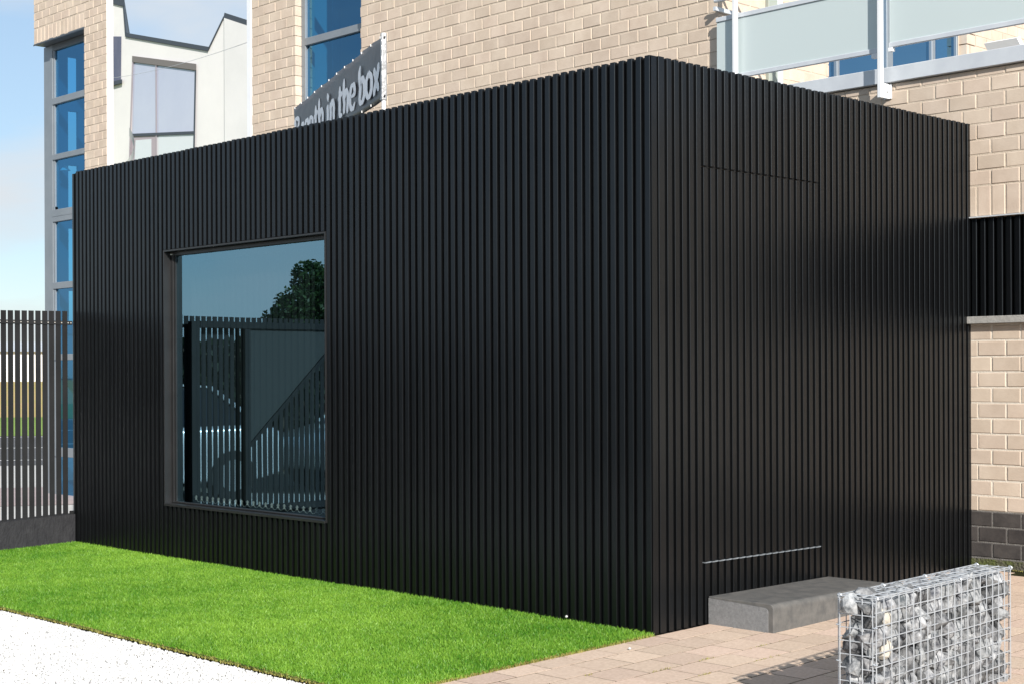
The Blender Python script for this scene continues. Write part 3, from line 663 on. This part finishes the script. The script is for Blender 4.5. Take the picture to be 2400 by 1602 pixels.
# ================================================================ LAWN, GRAVEL, EDGES
def lownoise(x, y):
    return (np.sin(x*2.1+1.3*np.sin(y*1.7))+np.sin(y*3.3+x*1.1+.7)+np.sin(x*5.2-y*4.1)*.6+np.sin(x*.9+y*6.3)*.5)/3.1
def blades(n, x, y, hmin, hmax, wmin, wmax, lean, tintbase, zoff=-.004):
    h = rng.uniform(hmin, hmax, n)*(1+.18*lownoise(x*1.3+3, y*1.3)); w = rng.uniform(wmin, wmax, n); a = rng.uniform(0, 2*PI, n); la = rng.uniform(0, 2*PI, n); ln = rng.uniform(.1, lean, n)*h
    z = -.025+.022*y+zoff
    V = np.zeros((n, 5, 3)); F = np.zeros((n, 3, 3), dtype=np.int64)
    ca, sa = np.cos(a)*w/2, np.sin(a)*w/2; lx, ly = np.cos(la)*ln, np.sin(la)*ln
    V[:,0] = np.stack([x-ca, y-sa, z], 1); V[:,1] = np.stack([x+ca, y+sa, z], 1)
    V[:,2] = np.stack([x+ca*.8+lx*.35, y+sa*.8+ly*.35, z+h*.6], 1); V[:,3] = np.stack([x-ca*.8+lx*.35, y-sa*.8+ly*.35, z+h*.6], 1)
    V[:,4] = np.stack([x+lx, y+ly, z+h*.97], 1)
    i = np.arange(n)*5
    F[:,0] = np.stack([i,i+1,i+2],1); F[:,1] = np.stack([i,i+2,i+3],1); F[:,2] = np.stack([i+3,i+2,i+4],1)
    t = np.clip(tintbase + .26*lownoise(x, y) + .12*np.sin(x*13+2*np.sin(y*11))*np.sin(y*15+x*3) + rng.normal(0, .18, n) + (rng.random(n) < .03)*.5, 0, 1)
    return V.reshape(-1,3), F.reshape(-1,3), np.repeat(t, 5)
NB = 330000
gx = rng.uniform(-6.19, .0, NB); gy = rng.uniform(-1.86, -.004, NB)
edge = .012*np.sin(gx*9)+.008*np.sin(gx*23+1)
keep = gy > -1.855+edge*.6
gx, gy = gx[keep], gy[keep]
V, F, T = blades(len(gx), gx, gy, .018, .033, .0035, .006, .75, .48)
tag(fastmesh('lawn', V, F, M['grass'], None, T), 'short bright green lawn in front of the pavilion', 'lawn', kind='stuff')
ex = np.concatenate([rng.uniform(-6.0, 0, 2600), rng.normal(-.004, .010, 2200)]); ey = np.concatenate([rng.normal(-1.862, .009, 2600), rng.uniform(-1.86, 0, 2200)])
V, F, T = blades(len(ex), ex, ey, .010, .022, .003, .005, 1.3, .5)
tag(fastmesh('dry_grass_edge', V, F, M['drygrass'], None, T), 'browned grass fringe along the lawn edges', 'grass', kind='stuff')
tag(sheet('lawn_edging', -6.2, .002, -1.8715, -1.8655, lambda y: gz(y)+.010, M['black_back'], 1, 1), 'thin dark edging strip between lawn and white gravel', 'edging')
# loose white stones
ico = bmesh.new(); bmesh.ops.create_icosphere(ico, subdivisions=1, radius=1); ICV = np.array([v.co[:] for v in ico.verts]); ICF = np.array([[v.index for v in f.verts] for f in ico.faces]); ico.free()
def scatter(n, x, y, smin, smax, zoff, flat=.7):
    s_ = rng.uniform(smin, smax, n)[:,None]*rng.uniform(.75, 1.25, (n,3)); s_[:,2] *= flat
    q = rng.normal(size=(n,4)); q /= np.linalg.norm(q, axis=1)[:,None]
    w_, x_, y_, z_ = q.T
    Rm = np.stack([1-2*(y_**2+z_**2),2*(x_*y_-z_*w_),2*(x_*z_+y_*w_),2*(x_*y_+z_*w_),1-2*(x_**2+z_**2),2*(y_*z_-x_*w_),2*(x_*z_-y_*w_),2*(y_*z_+x_*w_),1-2*(x_**2+y_**2)],1).reshape(n,3,3)
    V = ICV[None]*(1+rng.uniform(-.22,.22,(n,12,1)))*s_[:,None,:]
    V = np.einsum('nij,nkj->nki', Rm, V); V += np.stack([x, y, -.025+.022*y+zoff], 1)[:,None,:]
    return V.reshape(-1,3), (ICF[None]+np.arange(n)[:,None,None]*12).reshape(-1,3)
ng = 52000
sx = rng.uniform(-4.4, .0, ng); sy = -1.872 - np.abs(rng.uniform(0, 1.35, ng))
V, F = scatter(ng, sx, sy, .0045, .0092, -.012+0*sx)
tag(fastmesh('white_gravel', V, F, M['stonewhite']), 'white crushed stone gravel at the front left', 'gravel', kind='stuff')
nd = 260; V, F = scatter(nd, rng.uniform(-4.2,0,nd), -1.875-rng.uniform(0,1.3,nd), .002, .004, np.full(nd,-.005))
tag(fastmesh('debris', V, F, M['bark']), 'dark crumbs of bark and soil lying in the white gravel', 'debris', kind='stuff')
# stray white stones on paving and grass
for (x, y, s_, lb) in ((.155,-.36,.008,'white gravel stone lying on the paving by the lawn edge'),(-.60,-.03,.007,'white gravel stone lying in the lawn against the ribbed wall')):
    V, F = scatter(1, np.array([x]), np.array([y]), s_, s_*1.1, np.array([.004+s_*.5 + (.03 if x < 0 else 0)]))
    tag(fastmesh('pebble', V, F, M['stonewhite']), lb, 'pebble')

# ---------------------------------------------------------------- paving
pav = empty('paving', (0,0,0)); pav['kind'] = 'structure'
PX, PYY = .2032, .2325; pit = []
for c_ in range(-1, 22):
    x0 = .175 + c_*PX; ph = (-.929 if c_ % 2 else -.813)
    for r_ in range(-12, 19):
        y0 = ph + r_*PYY
        if y0 < -3.4 or y0+PYY > 3.235: continue
        a = max(x0, .006) if c_ == -1 else x0
        if x0+PX-a < .05: continue
        pit.append((a, x0+PX, y0, y0+PYY))
sc = []
for (a, b_, c_, d_) in pit:
    p_ = project(((a+b_)/2, (c_+d_)/2, gz((c_+d_)/2))); v = 0
    if p_ and -30 < p_[0] < 2430 and p_[1] < 1640 and not boxhit(((a+b_)/2, (c_+d_)/2, 0)): v = 1/p_[2]
    sc.append(v)
keep = set([i for i in sorted(range(len(sc)), key=lambda i: -sc[i])[:285] if sc[i] > 0])
pc = {}; rest = MB(); sl_ = math.atan(.022)
for i, (a, b_, c_, d_) in enumerate(pit):
    lx, ly = b_-a-.0088, d_-c_-.0082; cy = (c_+d_)/2
    if i in keep:
        key = round(lx, 3)
        if key not in pc:
            q = MB().box(-lx/2,lx/2,-ly/2,ly/2,-.04,0); me = bpy.data.meshes.new('paver'); me.from_pydata(q.v, [], q.f); me.materials.append(M['paver']); pc[key] = me
        o = link('paver', pc[key], pav); o.location = ((a+b_)/2+random.uniform(-.0008,.0008), cy+random.uniform(-.0008,.0008), gz(cy)+random.uniform(-.0005,.0005))
        o.rotation_euler = (sl_+random.uniform(-.001,.001), random.uniform(-.001,.001), random.uniform(-.005,.005))
    else:
        rest.box(a+.002,b_-.002,c_+.002,d_-.002,gz(cy)-.04,gz(cy))
o = rest.build('paver_remainder', M['paver'], pav); o['kind'] = 'stuff'
# moss and weeds in the joints
wx, wy = [], []
for (x, y, n_, s_) in ((.582,-.62,60,.05),(.585,-.30,60,.05),(.585,.15,30,.05),(.79,-.55,40,.03),(.79,-.1,40,.06),(.99,.45,40,.05),(.40,-.92,20,.03),(.24,3.21,500,.25),(.75,3.21,300,.3)):
    if y > 3: xx = rng.normal(x, s_, n_); yy = rng.normal(y, .012, n_)
    else: xx = rng.normal(x, .004, n_); yy = rng.normal(y, s_, n_)
    wx.append(xx); wy.append(yy)
wx = np.concatenate(wx); wy = np.minimum(np.concatenate(wy), 3.24); ok = wx > .02; wx, wy = wx[ok], wy[ok]
sel = rng.random(len(wx)) < .55; wx, wy = wx[sel], wy[sel]
V, F, T = blades(len(wx), wx, wy, .003, .011, .002, .004, 1.3, .4, .0)
tag(fastmesh('joint_weeds', V, F, M['drygrass'], None, T), 'small weeds and moss growing in the paving joints', 'weeds', kind='stuff')

# ================================================================ STEP
bm = bmesh.new(); bmesh.ops.create_cube(bm, size=1)
SX0, SX1, SY0, SY1, SZ0, SZ1 = .004, .432, .452, 1.585, -.03, .134
for v in bm.verts: v.co = Vector(((SX0+SX1)/2+v.co.x*(SX1-SX0), (SY0+SY1)/2+v.co.y*(SY1-SY0), (SZ0+SZ1)/2+v.co.z*(SZ1-SZ0)))
ed = [e for e in bm.edges if all(abs(v.co.x-SX1) < 1e-5 and abs(v.co.z-SZ1) < 1e-5 for v in e.verts)]
bmesh.ops.bevel(bm, geom=ed, offset=.028, segments=5, affect='EDGES', profile=.5)
ed = [e for e in bm.edges if all(abs(v.co.y-SY0) < 1e-5 for v in e.verts) or all(abs(v.co.y-SY1) < 1e-5 for v in e.verts)]
bmesh.ops.bevel(bm, geom=ed, offset=.004, segments=2, affect='EDGES', profile=.5)
me = bpy.data.meshes.new('concrete_step'); bm.to_mesh(me); bm.free(); me.materials.append(M['concrete'])
st_ = tag(link('concrete_step', me), 'grey concrete block step lying below the flush door', 'step')
# rough sawn end, framed by the smooth edge
q = MB(); rr = .024; pts = [(SX0+.002, SZ0+.004)] ; pts += [(SX1-.032, SZ0+.004)]
pts += [(SX1-.032-rr+rr*math.cos(a), SZ1-.022-rr+rr*math.sin(a)) for a in [i*PI/2/6 for i in range(7)]] + [(SX0+.002, SZ1-.009)]
q.prism(pts, 1, SY0-.0035, SY0+.01); e_ = q.build('sawn_end', M['concrete_raw'], st_); e_['label'] = 'rough sawn end face, lighter than the rest'

# ================================================================ GABION
GL, GW, GH = 1.225, .157, .518
ga_ang = math.atan2(.094, 1.22)
gab = empty('gabion', (1.807, -.995, gz(-.5)-.012), ga_ang); tag(gab, 'narrow wire gabion filled with grey and cream rocks at the right front', 'gabion')
# local frame: x 0..GW, y 0..GL, z 0..GH ; near -X corner is the origin
nx, ny, nz = 3, 20, 10; wr = .0023
def panel(name, gen):
    mb = MB()
    for a, b_ in gen: mb.tube(a, b_, wr, 5)
    return mb.build(name, M['wire'], gab)
ys = [GL*i/ny for i in range(ny+1)]; zs = [GH*i/nz for i in range(nz+1)]; xs = [GW*i/nx for i in range(nx+1)]
panel('long_panel', [((GW+.003,y,-.0),(GW+.003,y,GH)) for y in ys]+[((GW,-.004,z),(GW,GL+.004,z)) for z in zs])
panel('long_panel', [((-.003,y,-.0),(-.003,y,GH)) for y in ys]+[((0,-.004,z),(0,GL+.004,z)) for z in zs])
panel('end_panel', [((x+.008*(i==0)-.008*(i==3),-.008,0),(x+.008*(i==0)-.008*(i==3),-.008,GH)) for i, x in enumerate(xs)]+[((0,-.005,z-.012),(GW,-.005,z-.012)) for z in zs[1:]])
panel('end_panel', [((x+.008*(i==0)-.008*(i==3),GL+.008,0),(x+.008*(i==0)-.008*(i==3),GL+.008,GH)) for i, x in enumerate(xs)]+[((0,GL+.005,z-.012),(GW,GL+.005,z-.012)) for z in zs[1:]])
panel('top_panel', [((-.004,y,GH+.004),(GW+.004,y,GH+.004)) for y in ys]+[((x,-.006,GH+.007),(x,GL+.006,GH+.007)) for x in xs])
def ring(f_):
    cl = MB()
    for i in range(8): cl.tube(f_(2*PI*i/8), f_(2*PI*(i+1)/8), .0022, 4, cap=False)
    cl.build('clip_ring', M['wire'], gab)
for x in (0, GW):
    for y in (.0,.35,.72,GL): ring(lambda a: (x+.009*math.cos(a), y+.004, GH+.003+.009*math.sin(a)))
    for z in (.13,.27,.41): ring(lambda a: (x+.009*math.cos(a), -.004+.009*math.sin(a), z))
def rockmesh(i, m):
    bm = bmesh.new(); bmesh.ops.create_icosphere(bm, subdivisions=2, radius=1)
    r = random.Random(i*13+5); pl = []
    for _ in range(9):
        n_ = Vector((r.gauss(0,1), r.gauss(0,1), r.gauss(0,1))).normalized(); pl.append((n_, r.uniform(.36,.78)))
    for v in bm.verts:
        for n_, d_ in pl:
            h_ = v.co.dot(n_)
            if h_ > d_: v.co -= n_*(h_-d_)*.98
        v.co += v.co.normalized()*mnoise.noise(v.co*2.3+Vector((i,0,0)))*.05
        v.co.x *= 1.15
    me = bpy.data.meshes.new('rock'); bm.to_mesh(me); bm.free(); me.materials.append(m); return me
rocks = [rockmesh(i, M['rock']) for i in range(14)]; pale = [rockmesh(40+i, M['rock_pale']) for i in range(4)]
cnt = 0
for iz in range(9):
    for iy in range(16):
        for ix in range(2):
            if cnt >= 288: break
            z = .026+iz*.0568+random.uniform(-.008,.008); y = .035+iy*(GL-.07)/15+random.uniform(-.014,.014)+(.02 if iz % 2 else -.02); x = (.047 if ix == 0 else GW-.047)+random.uniform(-.005,.005)
            y = min(max(y-.008 if iy < 2 else y, .024), GL-.040)
            s_ = random.uniform(.048,.066)
            isp = (random.random() < .015) or (iz in (5,6,7) and ix == 1 and iy in (0,1,4) and random.random() < .5)
            o = link('stone', random.choice(pale if isp else rocks), gab); o.location = (x, y, z)
            o.scale = (s_*.84, s_*random.uniform(.9,1.15), s_*random.uniform(.85,1.05)); o.rotation_euler = (random.uniform(0,6.28), random.uniform(-.5,.5), random.uniform(0,6.28)); cnt += 1

# ================================================================ BANNER ON THE ROOF
BR = Vector((-3.0, .654, 0)); BLF = Vector((-5.80, 1.916, 0)); bdv = (BR-BLF); BLEN = bdv.length
bn = empty('banner', BLF, math.atan2(bdv.y, bdv.x)); tag(bn, 'grey vinyl banner with white lettering stretched between poles on the pavilion roof', 'banner')
BZ0, BZ1 = 3.245, 3.70; BH = BZ1-BZ0
v = []; f = []; nxx, nzz = 60, 10
for j in range(nzz+1):
    for i in range(nxx+1):
        u, w_ = i/nxx, j/nzz
        sag = .010*math.sin(u*PI*11)*(1-w_)*.3 + .006*math.sin(u*23+w_*4)
        scal = .008*abs(math.sin(u*PI*11)) if j == nzz else 0
        v.append((u*BLEN, sag*.9, BZ0+BH*w_-scal))
for j in range(nzz):
    for i in range(nxx): a = j*(nxx+1)+i; f.append((a, a+1, a+nxx+2, a+nxx+1))
me = bpy.data.meshes.new('sheet'); me.from_pydata(v, [], f); me.materials.append(M['banner'])
for p_ in me.polygons: p_.use_smooth = True
sh = link('sheet', me, bn); md = sh.modifiers.new('thickness', 'SOLIDIFY'); md.thickness = .003; md.offset = 1
pw = MB().box(BLEN-.004, BLEN+.034, -.026, .012, BZ0-.01, BZ1+.004, .008).build('end_sleeve', mat('silver_sleeve', (.26,.26,.27), .35, .35, (.40,.40,.40), 9, bump=.5, bscale=14), bn)
MB().tube((BLEN+.015,-.007,2.972),(BLEN+.015,-.007,BZ0-.006),.015,10).build('pole', M['plasticwhite'], bn)
MB().tube((.0,.02,2.972),(.0,.02,BZ1),.015,10).build('pole', M['plasticwhite'], bn)
for z in (BZ0+.02, BZ1-.03): MB().tube((BLEN+.034,-.007,z),(BLEN+.05,-.007,z),.006,6).build('bolt', M['tyre'], bn)
for i in range(12):
    x = .06 + i*(BLEN-.12)/11.0
    for z in (BZ1-.012, BZ0+.014):
        q = MB().tube((x,-.010,z-.008),(x,-.010,z+.007),.0038,6).build('eyelet', M['plasticwhite'], bn)
# lettering: broad-nib strokes. glyph = list of strokes; stroke = list of (x, y) in x-height units, widths swell in the middle
GL_ = {
 'B': (.95, [[(.18,1.45),(.22,.7),(.16,0)],[(.0,1.30),(.35,1.52),(.72,1.35),(.62,1.0),(.30,.82)],[(.30,.82),(.74,.72),(.82,.30),(.45,-.02),(.05,.04)]]),
 'r': (.60, [[(.16,.98),(.20,.5),(.15,.0)],[(.18,.70),(.36,1.0),(.58,.86)]]),
 'e': (.72, [[(.12,.52),(.58,.62),(.52,.98),(.26,.98),(.08,.60),(.14,.14),(.40,-.03),(.66,.18)]]),
 'a': (.74, [[(.54,.95),(.22,.98),(.06,.50),(.20,.0),(.48,.20),(.56,.60)],[(.55,1.0),(.54,.4),(.68,-.02)]]),
 't': (.58, [[(.26,1.42),(.22,.7),(.24,.12),(.52,.02)],[(.0,.86),(.26,.96),(.54,1.06)]]),
 'h': (.80, [[(.20,1.62),(.12,.9),(.20,.45),(.10,.0)],[(.18,.66),(.42,1.0),(.62,.74),(.60,.30),(.50,-.06)]]),
 'i': (.36, [[(.14,1.0),(.19,.5),(.14,.0)],[(.14,1.22),(.20,1.34),(.26,1.50)]]),
 'n': (.80, [[(.14,1.0),(.20,.5),(.13,.0)],[(.18,.68),(.42,1.0),(.60,.72),(.58,.30),(.66,.0)]]),
 'b': (.78, [[(.22,1.62),(.10,1.2),(.20,.7),(.14,.12),(.36,-.04),(.60,.22),(.62,.70),(.42,1.0),(.22,.72)]]),
 'o': (.76, [[(.36,1.0),(.10,.74),(.08,.26),(.34,-.02),(.62,.26),(.62,.74),(.36,1.0)]]),
 'x': (.76, [[(.10,1.02),(.26,.72),(.40,.36),(.64,.0)],[(.66,1.14),(.48,.66),(.30,.34),(.06,-.12)]]),
 ' ': (.34, [])}
def spline(pts, n=10):
    P = [Vector((*p, 0)) for p in pts]; P = [P[0]*2-P[1]]+P+[P[-1]*2-P[-2]]; out_ = []
    for i in range(1, len(P)-2):
        for k in range(n):
            t = k/n; a, b_, c_, d_ = P[i-1], P[i], P[i+1], P[i+2]
            out_.append(.5*((2*b_)+(c_-a)*t+(2*a-5*b_+4*c_-d_)*t*t+(3*b_-a-3*c_+d_)*t**3))
    out_.append(P[-2]); return out_
txt = 'Breath in the box'; tot = sum(GL_[c_][0] for c_ in txt); XH = .165; sxx = (BLEN-.10)/tot
cx_ = .04; dep = 0
for c_ in txt:
    w_, strokes = GL_[c_]; lt = MB()
    for sk in strokes:
        pts = spline(sk); m_ = len(pts); dep += 1; yo = -.0125-.0004*(dep % 3); vv = []; ff = []
        closed = (c_ == 'o')
        for i, p_ in enumerate(pts):
            a = pts[max(0, i-1)]; b_ = pts[min(m_-1, i+1)]; d_ = Vector(((b_-a).x*sxx, (b_-a).y*XH)); d_ = d_.normalized() if d_.length > 1e-9 else Vector((0,1))
            u = i/(m_-1); hw = .033*(.45+.75*abs(d_.y))*(1 if closed else (min(1, u*7+.35)*min(1, (1-u)*7+.30)))
            nrm = Vector((-d_.y, d_.x)); X = cx_+p_.x*sxx; Z = BZ0+.19*BH+p_.y*XH
            vv += [(X+nrm.x*hw, yo, Z+nrm.y*hw), (X-nrm.x*hw, yo, Z-nrm.y*hw)]
        for i in range(m_-1): ff.append((2*i, 2*i+1, 2*i+3, 2*i+2))
        lt.add(vv, ff)
    cx_ += w_*sxx
    if strokes: lt.build('letter', M['print'], sh)['label'] = 'white letter '+c_

# ================================================================ WHAT THE WINDOW MIRRORS: cars, hedge, tree
def leafcloud(name, n, centers, radii, size, m, parent, tb=.5, flat=1.0):
    k = rng.integers(0, len(centers), n); c = np.array(centers)[k]; r = np.array(radii)[k]
    d = rng.normal(size=(n,3)); d /= np.linalg.norm(d, axis=1)[:,None]; rad = rng.random(n)**.45
    P = c + d*(rad*r)[:,None]*np.array([1,1,flat])
    a = rng.normal(size=(n,3)); a /= np.linalg.norm(a, axis=1)[:,None]; b_ = np.cross(a, rng.normal(size=(n,3))); b_ /= np.linalg.norm(b_, axis=1)[:,None]
    s_ = rng.uniform(.6,1.3,n)[:,None]*size
    V = np.stack([P-a*s_, P+b_*s_*.55, P+a*s_, P-b_*s_*.55], 1).reshape(-1,3); F = (np.arange(n)*4)[:,None]+np.array([0,1,2,3])
    T = np.repeat(np.clip(tb+rng.normal(0,.22,n)+.25*d[:,2]*rad, 0, 1), 4); return fastmesh(name, V, F, m, parent, T, 4)
def tree(x, y, h, cr, label, seed, n=9000):
    r = random.Random(seed); t = empty('tree', (x, y, GROUND)); tag(t, label, 'tree')
    mb = MB(); mb.tube((0,0,0),(.05,.02,h*.45),.12*h/5,8,.07*h/5)
    cs, rs = [], []
    for i in range(11):
        a = r.uniform(0, 6.28); zz_ = h*r.uniform(.42,.92); rad = cr*r.uniform(.25,.85)*(1-.4*abs(zz_/h-.6)); P = (rad*math.cos(a), rad*math.sin(a), zz_)
        mb.tube((.05,.02,h*r.uniform(.3,.45)), P, .035*h/5, 5, .01); cs.append(P); rs.append(cr*r.uniform(.32,.55))
    cs.append((0,0,h*.93)); rs.append(cr*.4)
    mb.build('trunk', M['bark'], t); leafcloud('crown', n, cs, rs, .085*h/5, M['leaf'], t, .45); return t
tree(-30.0, -19.75, 4.6, 1.45, 'round leafy tree mirrored in the upper right of the pavilion window', 3, 12000)
tree(-34.0, -26.5, 5.2, 1.9, 'second leafy tree beyond the fence, right of the mirrored round tree', 8, 7000)
hd = empty('hedge', (-15.4, -8, GROUND)); tag(hd, 'tall dark clipped hedge behind the parked cars', 'hedge')
n = 26000; P = np.stack([rng.uniform(-.55,.55,n), rng.uniform(-12,5.0,n), rng.uniform(.05,2.12,n)], 1)
sd = rng.random(n) < .7; P[sd,0] = np.where(rng.random(sd.sum()) < .5, .55, -.55)+rng.normal(0,.05,sd.sum())
a = rng.normal(size=(n,3)); a /= np.linalg.norm(a,axis=1)[:,None]; b_ = np.cross(a, rng.normal(size=(n,3))); b_ /= np.linalg.norm(b_,axis=1)[:,None]; s_ = rng.uniform(.05,.10,n)[:,None]
V = np.stack([P-a*s_,P+b_*s_*.6,P+a*s_,P-b_*s_*.6],1).reshape(-1,3)
fastmesh('foliage', V, (np.arange(n)*4)[:,None]+np.array([0,1,2,3]), M['hedge'], hd, np.repeat(np.clip(rng.normal(.4,.25,n),0,1),4), 4)
MB().box(-.42,.42,-12,5.0,0,2.0).build('inner_mass', M['bark'], hd)
def carmat(n_, c): 
    m, t, p, o = newmat(n_); p.inputs['Base Color'].default_value = (*c,1); p.inputs['Roughness'].default_value = .25; p.inputs['Metallic'].default_value = .35; p.inputs['Coat Weight'].default_value = .8; return m
def car(loc, rz, paint, label):
    c = empty('parked_car', loc, rz); tag(c, label, 'car', 'cars parked beyond the fence')
    # local: x across, y along (front at -y)
    prof = [(-2.05,.30),(-2.10,.52),(-2.02,.70),(-1.25,.86),(-.95,.90),(1.55,.93),(2.02,.88),(2.10,.62),(2.06,.32),(1.72,.24),(-1.72,.24)]
    bm = bmesh.new(); vs = []
    for sx_ in (-1, 1):
        vs.append([bm.verts.new((sx_*.86, p_[0], p_[1])) for p_ in prof])
    bm.faces.new(vs[0]); bm.faces.new(vs[1][::-1])
    for i in range(len(prof)): j = (i+1) % len(prof); bm.faces.new((vs[0][i], vs[1][i], vs[1][j], vs[0][j]))
    bmesh.ops.recalc_face_normals(bm, faces=bm.faces); bmesh.ops.bevel(bm, geom=bm.edges[:], offset=.07, segments=3, affect='EDGES', profile=.5)
    me = bpy.data.meshes.new('body'); bm.to_mesh(me); bm.free(); me.materials.append(paint)
    for p_ in me.polygons: p_.use_smooth = True
    body = link('body', me, c)
    cab = [(-1.15,.88,.80),(-.35,1.36,.60),(.30,1.43,.58),(1.15,1.38,.60),(1.78,.92,.78)]
    v = []; f = []
    for (y, z, w_) in cab: v += [(-w_,y,z),(w_,y,z)]
    v += [(-.80,-1.15,.86),(.80,-1.15,.86),(-.80,1.78,.86),(.80,1.78,.86)]
    f = [(0,1,3,2),(6,7,9,8),(0,2,4,6,8),(1,9,7,5,3)]
    m_ = MB(); m_.add(v, f); m_.build('windows', M['carglass'], c)
    rf = MB(); rf.add([(-.62,-.38,1.345),(.62,-.38,1.345),(.60,.30,1.445),(-.60,.30,1.445),(.62,1.17,1.39),(-.62,1.17,1.39),(-.62,-.38,1.375),(.62,-.38,1.375),(.60,.30,1.47),(-.60,.30,1.47),(.62,1.17,1.415),(-.62,1.17,1.415)], [(0,1,2,3),(3,2,4,5),(6,9,8,7),(9,11,10,8),(0,6,7,1),(5,4,10,11),(0,3,9,6),(3,5,11,9),(1,7,8,2),(2,8,10,4)])
    rf.build('roof', paint, c)
    pil = MB()
    for s_ in (-1,1):
        for (y0,z0,w0,y1,z1,w1) in ((-1.15,.88,.80,-.36,1.36,.61),(.42,.9,.80,.36,1.42,.60),(1.78,.92,.79,1.16,1.39,.61)): pil.tube((s_*w0,y0,z0),(s_*w1,y1,z1),.035,5)
    pil.build('pillar', paint, c)
    for (sx_, y) in ((-1,-1.32),(1,-1.32),(-1,1.32),(1,1.32)):
        w_ = MB().tube((sx_*.70,y,.31),(sx_*.88,y,.31),.31,20).build('wheel', M['tyre'], c); MB().tube((sx_*.86,y,.31),(sx_*.89,y,.31),.20,14).build('rim', M['chrome'], w_)
    for s_ in (-1,1):
        MB().box(s_*.62-.16,s_*.62+.16,-2.12,-2.02,.58,.70,.02).build('headlight', M['pale_pane'], c); MB().box(s_*.64-.14,s_*.64+.14,2.02,2.115,.66,.84,.02).build('tail_light', M['red'], c)
        MB().box(s_*.90-.08,s_*.90+.08,-.85,-.72,.90,1.02,.02).build('mirror', paint, c)
    return c
car((-11.6,-3.05,GROUND), R(180+2), carmat('silver_paint', (.62,.64,.66)), 'silver parked car mirrored in the left of the pavilion window')
car((-11.4,-7.9,GROUND), R(180-2), carmat('white_paint', (.72,.76,.74)), 'pale parked car mirrored in the right of the pavilion window')
print('objects', len(bpy.data.objects), 'tris', sum(len(m.polygons) for m in bpy.data.meshes))
